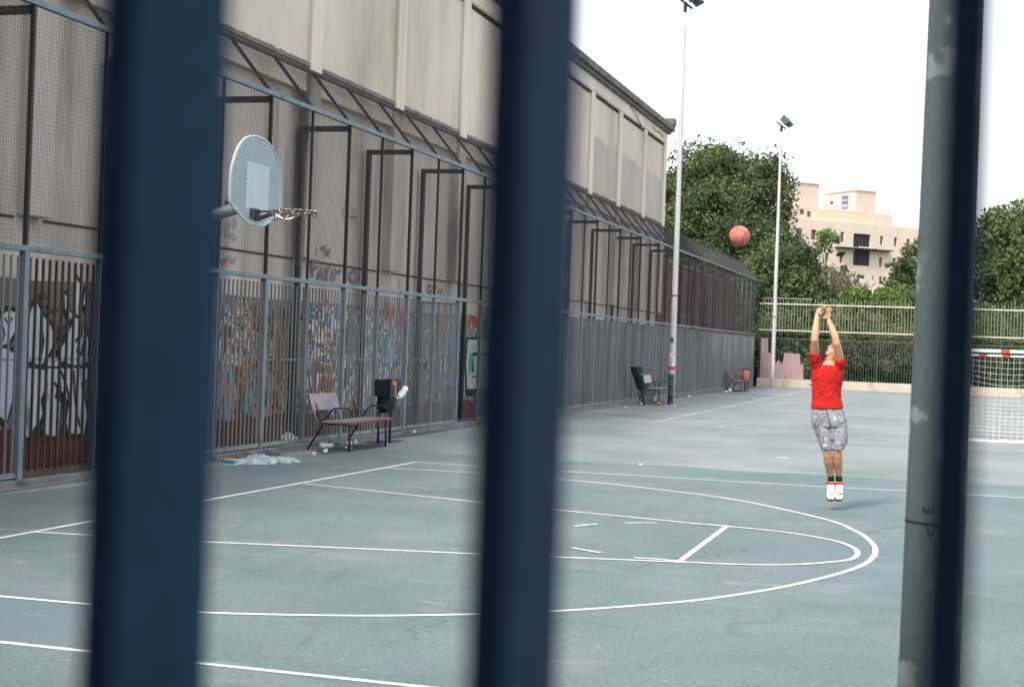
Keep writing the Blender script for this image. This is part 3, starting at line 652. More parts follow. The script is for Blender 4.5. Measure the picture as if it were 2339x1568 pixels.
def onpole(ang, z): r = .1045-.005*z; return (r*math.cos(ang)+z*.004, r*math.sin(ang), z)
aa = -math.pi/2-.25
m.tube([onpole(aa+.5*math.sin(k*.5)-.35, .27+.1*math.sin(k*.33)) for k in range(12)], .0022, 5); m.tube([onpole(aa+k*.05-.2, 1.28+.012*math.sin(k*2.)) for k in range(8)], .0022, 5); m.tube([onpole(aa+k*.06-.1, 1.22+.02*math.cos(k)) for k in range(7)], .0022, 5)
local(m, 'scrawl', mt_ink, t)
# notice and stickers on mast 1
nt_ = empty('notice_sheet', (p1x, p1y, 1.55), 'white and pink notice wrapped round the tall mast', 'notice')
def wrap(r, a0, a1, z0, z1, n=10, zz=0):
    m = MB(); vs = []; 
    for k in range(n+1):
        a = a0+(a1-a0)*k/n; vs += [(r*math.cos(a), r*math.sin(a), z0), (r*math.cos(a), r*math.sin(a), z1)]
    m.add(vs, [(2*k, 2*k+2, 2*k+3, 2*k+1) for k in range(n)]); return m
a0, a1 = -math.pi/2-1.0, -math.pi/2+1.25
ntz = float(on((1537, 826), 1, p1y)[2]) - 1.55
local(wrap(.106, a0, a1, ntz-.26, ntz+.27), 'sheet', mt_plastic, nt_)
local(wrap(.1075, a0, a1, ntz-.25, ntz-.13), 'pink_band', mt_pink, nt_)
local(wrap(.1075, a0+1.3, a1-.25, ntz+.19, ntz+.25), 'heart_emblem', mt_pink, nt_)
m = MB()
for k in range(7):
    w_ = wrap(.1073, a0+.5, a1-.4-.25*(k % 3), ntz+.13-.035*k, ntz+.138-.035*k, 6); m.add(w_.v, w_.f)
w_ = wrap(.1075, a0+.7, a0+.82, ntz-.1, ntz+.12, 3); m.add(w_.v, w_.f)
local(m, 'text_lines', mt_ink, nt_)
m = MB(); 
for (a, bb, z0, z1) in ((-2.9, -.6, .02, 1.0), (-2.2, -1.3, 1.95, 2.1)):
    w_ = wrap(.1055, a, bb, z0, z1, 12); m.add(w_.v, w_.f)
o = local(m, 'old_stickers', mt_galvdark, None); o.location = (p1x, p1y, 0); tag(o, 'peeling dark stickers around the foot of the tall mast', 'sticker')

# ---------------------------------------------------------------- basketball hoop
bh = empty('basketball_hoop', (-.75, 0, 0), 'basketball hoop with pale fan shaped perforated backboard on a curved arm', 'basketball hoop')
m = MB(); pth = [(0, 0, 0), (0, 0, 1.5), (0, 0, 2.2), (.05, 0, 2.48), (.2, 0, 2.68), (.45, 0, 2.82), (.8, 0, 2.94), (1.29, 0, 3.07)]
m.tube(pth, [.075, .075, .072, .068, .064, .062, .060, .057], 18); local(m, 'pole', mt_arm, bh, True)
m = MB(); m.bbox(-.2, .2, -.2, .2, 0, .03, .006); local(m, 'base_plate', mt_arm, bh)
XB = 1.35
half = [(0, 2.872), (.15, 2.873), (.19, 2.878), (.36, 2.945), (.535, 3.02), (.56, 3.04), (.57, 3.07), (.575, 3.22), (.565, 3.35), (.52, 3.47), (.435, 3.6), (.32, 3.69), (.17, 3.742), (0, 3.757)]
outl = half+[(-y, z) for y, z in reversed(half[1:-1])]
outl = [(p[0], p[1]) for p in catmull(outl+[outl[0]], 3)[:-1]]
m = MB(); m.prism(outl, 0, XB-.018, XB); bbd = local(m, 'backboard', mt_board, bh)
m = MB(); m.tube([(XB+.001, y*1.0, z) for y, z in outl+[outl[0]]], .013, 6, False); local(m, 'board_edge', mt_boardc, bbd)
m = MB(); m.box(XB+.001, XB+.006, -.24, .27, 3.02, 3.48); local(m, 'target_square', mt_boardc, bbd)
m = MB()
def inside(y, z):
    c = 0; n = len(outl)
    for i in range(n):
        (a, bb), (cc, d) = outl[i], outl[(i+1) % n]
        if (bb > z) != (d > z) and y < (cc-a)*(z-bb)/(d-bb)+a: c ^= 1
    return c
for i in range(-22, 23):
    for j in range(0, 36):
        y = i*.027+(.0135 if j % 2 else 0); z = 2.89+j*.0245
        if -.25 < y < .28 and 3.01 < z < 3.49: continue
        if inside(y*1.07, 3.3+(z-3.3)*1.07): m.tube([(XB+.0005, y, z), (XB+.0025, y, z)], .0075, 6)
local(m, 'perforations', mt_hole, bbd)
m = MB(); m.bbox(XB+.003, XB+.02, -.13, .07, 2.93, 3.03, .004); m.bar((XB+.01, 0, 3.005), (XB+.19, 0, 3.005), .1, .012); m.bar((XB+.01, -.03, 2.92), (XB+.19, -.03, 2.99), .02, .02); m.bar((XB+.01, .04, 2.92), (XB+.19, .04, 2.99), .02, .02)
m.bar((XB-.12, 0, 3.08), (XB-.018, -.35, 3.1), .02, .02); m.bar((XB-.12, 0, 3.08), (XB-.018, .35, 3.1), .02, .02); m.tube([(XB-.05, -.55, 3.03), (XB-.02, -.55, 3.1), (XB-.05, -.57, 3.02)], .02, 6)
local(m, 'bracket', mt_rim, bh)
RC = (1.77, 0, 3.005); RRd = .228
m = MB(); m.tube([(RC[0]+RRd*math.cos(a), RRd*math.sin(a), RC[2]) for a in np.linspace(0, 2*math.pi, 33)], .010, 8, False); rim = local(m, 'rim', mt_rim, bh, True)
m = MB()
for s_ in range(12):   # chain net, mostly flipped up and hanging on the rim, one strand down
    a0_ = s_*math.pi/6
    pts = [(RC[0]+(RRd+.01*math.sin(t*3+s_))*math.cos(a0_+t*.13), (RRd+.01)*math.sin(a0_+t*.13), RC[2]+.018*math.sin(t*1.57)-(.02 if t % 2 else -.012)) for t in range(5)]
    for i in range(4):
        m.tube([pts[i], pts[i+1]], .0085, 5)
for (a0_, a1_, dz_) in ((-2.4, -.6, .09), (-2.0, -1.2, .05), (-2.9, -2.2, .10), (2.2, 2.9, .08), (-1.3, -.7, .06)):
    n = 9
    pts = [(RC[0]+(RRd-.04*math.sin(math.pi*k/n))*math.cos(a0_+(a1_-a0_)*k/n), (RRd-.04*math.sin(math.pi*k/n))*math.sin(a0_+(a1_-a0_)*k/n), RC[2]-dz_*math.sin(math.pi*k/n)) for k in range(n+1)]
    m.tube(pts, .007, 5)
m.tube([(RC[0]-.2, -.1, RC[2]-.09), (RC[0]-.02, -.19, RC[2]-.085), (RC[0]+.02, -.2, RC[2]-.02)], .007, 5)
local(m, 'chain_net', mt_chain, bh)
# a thin hanging chain strand
m = MB()
for k in range(16): m.ell((RC[0]+.05+.006*math.sin(k*1.7), .1, RC[2]-.03-k*.033), (.005, .004, .012), seg=6, ring=4)
local(m, 'loose_chain', mt_chain, bh)

# ---------------------------------------------------------------- benches
def bench(name, x, y, label, L=1.75, back=(0, .95), col_back=None, rot=0, detail=True):
    t = empty(name, (x, y, 0), label, 'bench', 'benches along the bar fence')
    # local: length along +Y from 0..L, back toward -X, front at +X
    m = MB(); m.bbox(-.02, .40, -.02, L+.1, .43, .465, .008); local(m, 'seat', [mt_seat], t)
    m = MB(); m.bbox(.402, .43, -.02, L+.1, .425, .462, .006); local(m, 'seat_edge', [mt_wood], t)
    m = MB(); y0, y1 = back; 
    m.add([(-.16, y0, .62), (-.16, y1, .62), (-.235, y1, .87), (-.235, y0, .87), (-.185, y0, .61), (-.185, y1, .61), (-.26, y1, .86), (-.26, y0, .86)],
          [(0, 1, 2, 3), (7, 6, 5, 4), (0, 4, 5, 1), (2, 6, 7, 3)]); m.mi = 1; m.add([(-.16, y0, .62), (-.235, y0, .87), (-.26, y0, .86), (-.185, y0, .61)], [(0, 1, 2, 3)]); m.add([(-.16, y1, .62), (-.235, y1, .87), (-.26, y1, .86), (-.185, y1, .61)], [(3, 2, 1, 0)])
    m.add([(-.156, y0, .62), (-.156, y0+.03, .62), (-.231, y0+.03, .87), (-.231, y0, .87)], [(0, 1, 2, 3)])
    local(m, 'backrest', [col_back or mt_woodp, mt_wood], t)
    for yy in (.12, L-.1):
        m = MB(); m.tube([(.40, yy, 0), (.39, yy, .43)], .018, 8); m.tube([(.39, yy, .42), (0, yy, .41), (-.1, yy, .45)], .014, 8); m.tube([(-.30, yy, 0), (-.06, yy, .40), (-.12, yy, .52), (-.19, yy, .72)], .016, 8)
        local(m, 'leg_frame', mt_iron, t, True)
    for yy in (.12, L-.1) if detail else ():
        m = MB(); m.tube([(-.06, yy, .42), (.05, yy, .58), (.12, yy, .66), (.34, yy, .67), (.41, yy, .63), (.42, yy, .56)], .013, 8); local(m, 'armrest', mt_iron, t, True)
    for yy in (y0+.08, y1-.35, y1-.06):
        m = MB(); m.tube([(-.11, yy, .45), (-.17, yy, .64)], .013, 6); local(m, 'back_bracket', mt_cyan, t, True)
    return t
b1 = bench('park_bench', -1.86, 7.55, 'nearest bench with its lilac painted half backrest, litter beneath it', 1.75, (-.08, 1.02))
b2 = bench('park_bench', -2.12, 33.8, 'distant bench with a pale backrest beside the dark green bin', 2.2, (0, 1.75), M('pale_back_slat', [(.33, .30, .31), (.40, .37, .38)], 4, .7))
b3 = bench('park_bench', -2.02, 52.0, 'farthest brown bench at the end of the bar fence', 2.4, (.1, 1.5), mt_wood)
# ---------------------------------------------------------------- litter bins
t = empty('litter_bin', (-1.72, 9.75, 0), 'black litter bin with red and yellow picture at the near bench', 'litter bin')
m = MB(); m.tube([(0, .3, 0), (0, .3, .55)], .022, 8); local(m, 'leg', mt_iron, t, True)
m = MB(); m.tube([(-.1, .02, 0), (-.1, .02, .55)], .022, 8); local(m, 'leg', mt_iron, t, True)
m = MB(); m.loft([((-.02, .12, .52), (.07, 0, 0), (0, .13, 0)), ((-.02, .13, .58), (.14, 0, 0), (0, .22, 0)), ((-.02, .15, .80), (.15, 0, 0), (0, .24, 0)), ((-.02, .15, .86), (.15, 0, 0), (0, .24, 0))], 14); local(m, 'bin_body', mt_bin, t, True)
m = MB(); m.bbox(.13, .155, -.14, .37, .78, 1.09, .01); m.bbox(-.14, .129, -.13, -.11, .80, 1.08, .006); m.bbox(-.14, .129, .34, .36, .88, 1.08, .006); local(m, 'back_plate', mt_bin, t)
m = MB(); m.add([(.158, -.10, 1.06), (.158, .10, 1.05), (.158, .06, .99), (.158, -.02, .98)], [(0, 1, 2, 3)]); local(m, 'red_print', mt_redp, t)
m = MB(); 
for k in range(6): m.ell((.157, .09+.015*math.sin(k*2), 1.03-k*.045), (.003, .03-.003*(k % 2), .018), seg=8, ring=5)
local(m, 'yellow_print', M('print_cream', [(.5, .4, .2), (.6, .5, .3)], 20, .7), t)
m = MB(); m.ell((.17, .34, .85), (.065, .21, .06), Matrix.Rotation(.38, 3, 'X'), 28, 20)
o = m.build('rubbish_bag', mt_plastic, None, False, (0, 0, 0)); o.location = (-1.72, 9.75, 0)
cb_ = Vector((.17, .34, .85))
for v in o.data.vertices: v.co = cb_+(v.co-cb_)*(1+.45*noise.noise(v.co*11)+.3*noise.noise(v.co*27))
tag(o, 'crumpled white plastic bag stuffed in the black bin mouth', 'plastic bag')
def bin2(x, y, lean, label, mt):
    t = empty('litter_bin', (x, y, 0), label, 'litter bin')
    m = MB(); m.tube([(0, 0, 0), (lean*.45, 0, .5), (lean, 0, 1.05)], .03, 8); local(m, 'post', mt_iron, t, True)
    m = MB(); m.loft([((lean*.4+.02, -.13, .48), (.12, 0, 0), (0, .15, 0)), ((lean*.9, -.25, 1.12), (.19, 0, 0), (0, .22, 0)), ((lean*.9, -.25, 1.15), (.2, 0, 0), (0, .23, 0))], 16); local(m, 'bin_body', mt, t, True)
    m = MB(); m.tube([(lean*.9+.2*math.cos(a), -.25+.23*math.sin(a), 1.16) for a in np.linspace(0, 6.2832, 17)], .015, 6, False); local(m, 'bin_rim', mt, t, True)
    m = MB(); m.ell((lean*.9+.18, -.3, .95), (.01, .04, .05), seg=8, ring=6); m.ell((lean*.7+.15, -.24, .82), (.01, .03, .08), seg=8, ring=6); local(m, 'sticker', mt_paper, t)
    return t
bin2(-1.75, 31.7, -.25, 'dark green leaning litter bin left of the distant bench', mt_bingreen)
t = empty('litter_bin', (-1.7, 53.9, 0), 'scorched litter bin with orange front at the farthest bench', 'litter bin')
m = MB(); m.tube([(0, 0, 0), (0, 0, .7)], .03, 8); local(m, 'post', mt_iron, t, True)
m = MB(); m.loft([((0, 0, .44), (.10, 0, 0), (0, .12, 0)), ((0, 0, .52), (.16, 0, 0), (0, .2, 0)), ((.02, 0, .80), (.18, 0, 0), (0, .24, 0)), ((.03, .02, .95), (.15, 0, 0), (0, .22, 0))], 16); local(m, 'bin_body', mt_burnt, t, True)
m = MB(); m.loft([((.03, .04, .95), (.19, 0, 0), (0, .28, 0)), ((.06, .05, 1.03), (.17, 0, 0), (0, .24, 0)), ((.1, .05, 1.07), (.08, 0, 0), (0, .14, 0))], 16); local(m, 'lid', mt_rim, t, True)

# ---------------------------------------------------------------- litter
def lump(name, mat, x, y, r, label, cat, z=None, rz=0., amp=.3, group=None):
    m = MB(); m.ell((0, 0, 0), r, Matrix.Rotation(rz, 3, 'Z'), 14, 9)
    o = local(m, name, mat, None, False)
    sd = random.uniform(0, 50)
    for v in o.data.vertices:
        d_ = noise.noise(Vector((v.co.x, v.co.y, v.co.z))*(1.3/max(r))+Vector((sd, 0, 0)))
        d_ += .55*noise.noise(Vector(v.co)*(4.2/max(r))+Vector((sd, 3, 0)))
        v.co *= 1+amp*d_*2
    o.location = (x, y, (r[2]*.9 if z is None else z)); return tag(o, label, cat, group)
mt_smear = M('chalky_grey', [(.32, .34, .36), (.5, .52, .54)], 14, .9)
# crumpled sheet
gx, gy_ = gnd(*[v for v in (590, 1052)]);
m = MB(); N_ = 60; W_ = 40
pts = []
ca = np.array(gnd(522, 1060)); cb = np.array(gnd(684, 1056)); ax = cb-ca; Lc = np.linalg.norm(ax); ax /= Lc; bx = np.array([-ax[1], ax[0]])
for i in range(N_+1):
    t_ = i/N_; wd = (.12+.30*math.exp(-((t_-.40)/.22)**2)+.12*(t_ > .62)*(1-t_)*2)*(1 if t_ > .02 else .3)*(1 if t_ < .97 else .55)
    for j in range(W_+1):
        s_ = j/W_-.5
        p = ca+ax*(Lc*t_)+bx*(wd*s_*2*.6+.04*noise.noise(Vector((t_*7, s_*2, 4))))
        hgt = .02+.10*math.exp(-((t_-.42)/.17)**2)*(1-(2*s_)**2)+.05*math.exp(-((t_-.75)/.2)**2)*(1-(2*s_)**2)
        hgt *= .7; hgt += .075*abs(noise.noise(Vector((t_*9, s_*5+t_*3, 1))))*(1-abs(2*s_)**3)+.045*abs(noise.noise(Vector((t_*20-s_*6, s_*9, 7))))*(1-abs(2*s_)**3)
        if j in (0, W_) or i in (0, N_): hgt = .008
        pts.append((p[0], p[1], hgt))
m.add(pts, [(i*(W_+1)+j, (i+1)*(W_+1)+j, (i+1)*(W_+1)+j+1, i*(W_+1)+j+1) for i in range(N_) for j in range(W_)])
o = m.build('crumpled_sheet', mt_cloth, None, True, (gx, gy_, 0)); tag(o, 'long crumpled pale cloth lying on the court edge by the fence', 'cloth')
def zL(a, bb): return gnd((740+a*.15391)*.65426, (1550+bb*.15391)*.65426)
x_, y_ = zL(395, 455)
t = empty('snack_box', (x_, y_, 0), 'blue and white carton next to the crumpled cloth', 'box')
m = MB(); m.bbox(-.1, .1, -.06, .06, .012, .055, .006); local(m, 'carton', mt_blue, t)
m = MB(); m.bbox(-.115, .12, -.075, .05, .001, .011, .002); local(m, 'flap', mt_paper, t)
m = MB(); m.bbox(-.06, .08, -.03, .06, .056, .075, .004); local(m, 'sleeve', mt_yell, t)
def zB(a, bb): return gnd((1050+a*.2551)*.65426, (1250+bb*.2551)*.65426)
x_, y_ = zB(350, 1225); lump('plastic_bottle', mt_plastic, x_, y_, (.05, .15, .045), 'crushed white bottle under the near bench, left side', 'bottle', rz=-.3)
x_, y_ = zB(500, 1185); lump('bottle_blue', mt_blue, x_, y_, (.04, .07, .04), 'small blue can behind the near bench front leg', 'can')
x_, y_ = zB(1095, 1150); lump('blue_bag', mt_blue, x_, y_, (.06, .11, .045), 'blue plastic bag at the foot of the near bin', 'plastic bag')
x_, y_ = zB(650, 1190); lump('paper_cup', mt_plastic, x_, y_, (.05, .09, .04), 'flattened white cup under the middle of the near bench', 'cup')
x_, y_ = zB(750, 1180); lump('paper_wad', mt_paper, x_, y_, (.03, .05, .045), 'small paper wad by the rear leg of the near bench', 'paper')
scr = [(65, 1285, mt_redp, (.03, .06, .01), 'flat orange red wrapper at the left end of the near bench'), (190, 1300, mt_paper, (.03, .06, .008), 'thin pale paper strip left under the near bench'),
       (335, 1290, mt_paper, (.03, .05, .03), 'crumpled cream tissue below the near bench seat'), (175, 1340, mt_yell, (.02, .03, .02), 'small yellow scrap on the green court by the bench'),
       (670, 1238, mt_yell, (.03, .05, .012), 'pale yellow wrapper under the near bench centre'), (610, 1225, mt_paper, (.03, .05, .012), 'cream napkin under the near bench centre'),
       (1555, 1025, mt_paper, (.02, .05, .03), 'white scrap curled near the fence right of the near bin'), (1010, 1148, mt_redp, (.03, .05, .012), 'red wrapper between near bench and bin'), (1200, 1155, mt_paper, (.03, .09, .006), 'flat paper under the near bin')]
for a, bb, mt, r, lb in scr:
    x_, y_ = zB(a, bb); lump('litter_scrap', mt, x_, y_, r, lb, 'litter', group='small litter scraps')
def zM(a, bb): return gnd((2150+a*.2551)*.65426, (1150+bb*.2551)*.65426)
for a, bb, mt, r, lb in [(585, 1030, mt_redp, (.06, .12, .05), 'red white carton in front of the distant bench'), (285, 995, mt_paper, (.05, .09, .05), 'white cup left of the green bin foot'), (190, 1012, mt_redp, (.04, .09, .03), 'reddish wrapper farther left of the green bin'),
       (355, 1030, mt_paper, (.04, .07, .04), 'small white wad at the green bin foot'), (130, 1060, mt_paper, (.05, .15, .008), 'flat white paper left of the green bin on the court edge'), (535, 980, mt_paper, (.04, .06, .05), 'white cup under the distant bench'),
       (865, 922, mt_yell, (.05, .1, .015), 'yellowish scrap just right of the tall mast'), (1012, 920, mt_paper, (.05, .09, .03), 'pale scrap along the fence right of the tall mast'), (1500, 855, mt_paper, (.09, .14, .03), 'white rag left of the farthest bench'), (1565, 848, mt_paper, (.07, .1, .06), 'white cup beside the farthest bench'),
       (1625, 815, mt_yell, (.12, .25, .02), 'yellow paper below the farthest bench'), (1690, 828, mt_yell, (.12, .25, .02), 'second yellow paper below the farthest bench, right one'), (2030, 775, mt_paper, (.12, .25, .03), 'white paper at the low wall left of the far mast')]:
    x_, y_ = zM(a, bb); lump('litter_scrap', mt, x_, y_, r, lb, 'litter', group='small litter scraps')
for (X_, Y_, lb) in [(1787, 1045, 'white chalky paper smear lying alone in mid court'),]:
    x_, y_ = gnd(X_, Y_); lump('paper_sheet', mt_smear, x_, y_, (.10, .12, .005), lb, 'paper', amp=.9)
for (X_, Y_, lb) in [(2030, 887, 'small white paper against the low wall right of the player'), (1464, 1623*.6543, 'tiny white scrap on open asphalt left of the player')]:
    x_, y_ = gnd(X_, Y_); lump('litter_scrap', mt_paper, x_, y_, (.03, .03, .012) if Y_ > 900 else (.2, .1, .05), lb, 'litter', group='small litter scraps')
# debris heap under the fence mesh, and a pale bag behind the bars
o = lump('plastic_bag', mt_faint if 0 else mt_plastic, -2.75, 8.3, (.09, .19, .10), 'pale plastic bag behind the bars near the crumpled cloth', 'plastic bag')
o = lump('blue_cup', mt_blue, -2.8, .35, (.05, .06, .06), 'blue cup behind the bars at the far left', 'cup'); o = lump('blue_cup', mt_blue, -2.75, 2.65, (.06, .07, .05), 'blue lid behind the bars under the black and white graffiti', 'lid')
o = lump('blue_scrap', mt_blue, -2.3, 15.95, (.05, .1, .02), 'flat blue scrap lying in the gate opening', 'litter')

# ---------------------------------------------------------------- ball
bp_ = deep(1689, 539, 17.3)
t = empty('basketball', tuple(map(float, bp_)), 'worn orange basketball flying above the far fence', 'ball')
m = MB(); m.ell((0, 0, 0), (.119, .119, .119), None, 40, 24); local(m, 'ball', mt_ball, t, True)
m = MB(); RM = Matrix.Rotation(.5, 3, 'Y') @ Matrix.Rotation(.9, 3, 'X')
def circ3(fn): m.tube([RM @ Vector(fn(a)) for a in np.linspace(0, 2*math.pi, 49)], .0028, 5, False)
R_ = .1185
circ3(lambda a: (R_*math.cos(a), R_*math.sin(a), 0)); circ3(lambda a: (R_*math.cos(a), 0, R_*math.sin(a)))
for sg in (-1, 1):
    circ3(lambda a: tuple(Vector((sg*(.62+.2*math.cos(2*a)), math.cos(a)*.8, math.sin(a)*.8)).normalized()*R_))
local(m, 'seams', mt_seam, t)

# ---------------------------------------------------------------- far picket fence and low wall
YB = 62.6
lw = MB(); lw.bbox(-2.3, 40, YB-.02, YB+.22, 0, .45, .012)
single(lw, 'low_wall', mt_lwall, (5, YB, 0), 'low beige rendered wall closing the far end of the ground', 'wall')
m = MB(); m.tube([(x, YB-.025, .22) for x in (.33, .36)], .035, 6); m.tube([(x, YB-.025, .215) for x in (.62, .66)], .045, 6)
m.bar((.36, YB-.03, .2), (.62, YB-.03, .22), .01, .03); single(m, 'iron_cleat', mt_rim, (.4, YB-.03, .2), 'rusty dark cleat fixed on the low wall left of the player', 'cleat')
ff = empty('picket_fence', (5, YB+.1, 0), 'pale steel picket fence standing on the low far wall', 'fence')
def ofs(mb): 
    mb.v = [(v[0]-5, v[1]-YB-.1, v[2]) for v in mb.v]; return mb
def pick(name, x0, x1, z0, z1, sp_, w_, mat, y, jit=0.):
    m = MB(); x = x0
    while x < x1:
        zt = z1+random.uniform(-jit, jit); m.box(x-w_/2, x+w_/2, y-w_/2, y+w_/2, z0, zt); x += sp_
    return local(ofs(m), name, mat, ff)
pick('upper_pickets', -2.15, .3, 2.72, 4.46, .145, .022, mt_farfence, YB+.16); pick('upper_pickets', .45, 40, 2.70, 4.50, .15, .020, mt_farfence, YB+.16, .09)
pick('lower_pickets', -2.15, 40, .45, 2.45, .13, .020, mt_lowf, YB+.06)
for z, mtr, h_ in ((4.19, mt_farrail, .06), (2.87, mt_farrail, .06), (2.46, mt_lowf, .045)):
    m = MB(); m.bbox(-2.3, 40, YB+.08, YB+.125, z-h_/2, z+h_/2, .006); local(ofs(m), 'rail', mtr, ff)
m = MB(); m.box(-2.2, .32, YB+.14, YB+.18, 4.46, 4.50); local(ofs(m), 'rail', mt_farfence, ff)
for k in range(15):
    m = MB(); x = -2.25+2.9*k; m.bbox(x-.03, x+.03, YB+.185, YB+.245, .45, 4.25, .006); local(ofs(m), 'post', mt_lowf, ff)
# pink corrugated sheets tied to the fence
pc = MB(); n = 44; prof = []
for k in range(n+1):
    x = -2.15+k*2.15/n; z = 1.75-.25*max(0, noise.noise(Vector((k*.21, 3, 0))))*2-(.35 if 14 < k < 24 else 0)-.5*(k > 40)
    if k < 8: z = 2.45
    prof.append((x, YB-.01+.02*math.sin(k*2.1), z))
pc.add([(x, y, .455) for x, y, z in prof]+[p for p in prof], [(k, k+1, n+2+k, n+1+k) for k in range(n)])
pc.add([(x, y+.006, .455) for x, y, z in prof]+[(x, y+.006, z) for x, y, z in prof], [(k, n+1+k, n+2+k, k+1) for k in range(n)])
o = pc.build('corrugated_sheet', mt_pinks, None, False, (-1, YB, .4), fix=False); tag(o, 'torn dusty pink corrugated sheeting on the fence behind the far mast', 'sheeting')
gp = on((1975, 802), 1, 66.)
t = empty('garden_lamp', (float(gp[0]), 66, 0), 'white disc lamp on a slim post behind the picket fence', 'lamp')
m = MB(); m.tube([(0, 0, 0), (0, 0, gp[2]-.03)], .035, 10); local(m, 'post', mt_galv, t, True)
m = MB(); m.loft([((0, 0, gp[2]-.07), (.22, 0, 0), (0, .22, 0)), ((0, 0, gp[2]), (.27, 0, 0), (0, .27, 0)), ((0, 0, gp[2]+.07), (.14, 0, 0), (0, .14, 0))], 20); local(m, 'lamp_shade', mt_white, t, True)

# ---------------------------------------------------------------- goal
gt = empty('football_goal', (9.3, 20.6, 0), 'white and red striped football goal with a white net at the right', 'goal')
gx0 = float(on((2200, 900), 1, 20.5)[0])
gzt = float(on((2300, 802), 1, 20.5)[2])
def stripes(name, p, q, w_, per, off=0, redfrac=.4):
    p, q = Vector(p), Vector(q); Lg = (q-p).length; t_ = (q-p)/Lg; 
    s0 = 0; k = 0; m = MB(); segs = []
    m.mi = 0
    pos = -off
    while pos < Lg:
        a, bb = max(pos, 0), min(pos+per*redfrac, Lg)
        if bb > a: m.mi = 1; m.bar(p+t_*a, p+t_*bb, w_, w_, (0, 1, 0) if abs(t_.y) < .5 else (0, 0, 1))
        a, bb = max(pos+per*redfrac, 0), min(pos+per, Lg)
        if bb > a: m.mi = 0; m.bar(p+t_*a, p+t_*bb, w_, w_, (0, 1, 0) if abs(t_.y) < .5 else (0, 0, 1))
        pos += per
    m.v = [(v[0]-9.3, v[1]-20.6, v[2]) for v in m.v]
    return local(m, name, [mt_white, mt_rednet], gt)
stripes('crossbar', (gx0, 20.5, gzt), (gx0+3.1, 20.5, gzt), .07, .95, .2, .2)
stripes('rear_crossbar', (gx0-.1, 21.35, gzt-.10), (gx0+3.2, 21.35, gzt-.10), .04, .5, .1, .36)
for x in (gx0, gx0+3.1): stripes('goalpost', (x, 20.5, 0), (x, 20.5, gzt-.05), .08, .4, 0, .5)
for x in (gx0-.02, gx0+3.12):
    m = MB(); m.tube([(x-9.3, -.1, gzt), (x-9.3, .75, gzt-.10)], .02, 8); m.tube([(x-9.3, .75, gzt-.1), (x-9.3, 1.0, .03)], .02, 8); local(m, 'side_stay', mt_white, gt, True)
m = MB(); m.bbox(gx0-9.3, gx0+3.1-9.3, -.17, -.12, .0, .05, .01); local(m, 'ground_bar', mt_white, gt)
m = MB(); nx, nz = 26, 18
def netp(i, k):
    u = i/nx; v = k/nz; sag = .28*math.sin(math.pi*v)*(.4+.6*u)
    return (gx0-9.3-.05+3.2*u, .75-.1*v+sag*.4+.25*v, (gzt-.12)*(1-v)-.26*math.sin(math.pi*min(1, u*1.6))*(math.sin(math.pi*v)*.9) * (1-v*.6)+.02)
for i in range(nx+1): m.tube([netp(i, k) for k in range(nz+1)], .0035, 4, False)
for k in range(nz+1): m.tube([netp(i, k) for i in range(nx+1)], .0035, 4, False)
local(m, 'net', mt_net, gt)
m = MB()
for k in range(1, 24): 
    z = gzt*k/24; m.tube([(gx0-9.3+3.1*s/8, -.1+.03*math.sin(s*1.3+k), .05+(z-.05)-.02*math.sin(math.pi*s/8)) for s in range(9)] if z < .95 else [(gx0-9.3, -.1, z), (gx0-9.3, .75, z*.95)], .0028, 4, False)
for k in range(0, 24): m.tube([(gx0-9.3+3.1*k/24, -.1+.02*math.sin(k), .05), (gx0-9.3+3.1*k/24, -.08, .95)], .0028, 4, False)
local(m, 'lower_net', mt_net, gt)

# ---------------------------------------------------------------- far apartment block
th = math.radians(43); KB = 1.5
A0 = C[:2]+KB*(np.array([-8.36, 130.])-C[:2]); dr = np.array([math.cos(th), math.sin(th)]); nn = np.array([-math.sin(th), math.cos(th)])
ab = empty('apartment_building', (float(A0[0]), float(A0[1]), 0), 'sunlit peach apartment block with flat roof towers beyond the trees', 'building')
ab.rotation_euler.z = th
def zz_(z): return C[2]+KB*(z-C[2])
def bx(m, u0, u1, v0, v1, z0, z1): m.box(u0*KB, u1*KB, v0*KB, v1*KB, zz_(z0), zz_(z1)); return m
# main wall with openings: grid of strips
wins = [(.76, 1.5, 12.5, 13.5), (2.55, 3.15, 12.5, 13.5), (6.03, 6.44, 12.5, 13.5), (7.6, 9.7, 12.15, 13.47), (10.85, 11.25, 12.5, 13.42), (12.59, 13.0, 12.5, 13.38), (14.19, 14.6, 12.5, 13.35), (15.8, 16.2, 12.5, 13.35), (17.5, 17.9, 12.5, 13.35),
        (4.32, 4.7, 10.5, 11.44), (6.01, 6.4, 10.5, 11.41), (7.65, 9.7, 10.4, 11.9), (10.82, 11.2, 10.4, 11.37), (12.5, 12.9, 10.4, 11.37), (14.2, 14.6, 10.4, 11.37), (15.8, 16.2, 10.4, 11.37),
        (8.15, 9.17, 8.68, 9.48), (10.9, 11.3, 8.68, 9.47), (2.55, 2.95, 8.68, 9.5), (12.5, 12.9, 8.68, 9.47), (6.0, 6.4, 8.68, 9.47), (14.2, 14.6, 8.68, 9.4)]
m = MB(); bx(m, -4, 20, .25, 14, 0, 14.45)
local(m, 'core_wall', mt_bwall, ab)
m = MB()
us = sorted(set([-4, 20]+[w_[0] for w_ in wins]+[w_[1] for w_ in wins])); zs = sorted(set([0, 14.45]+[w_[2] for w_ in wins]+[w_[3] for w_ in wins]))
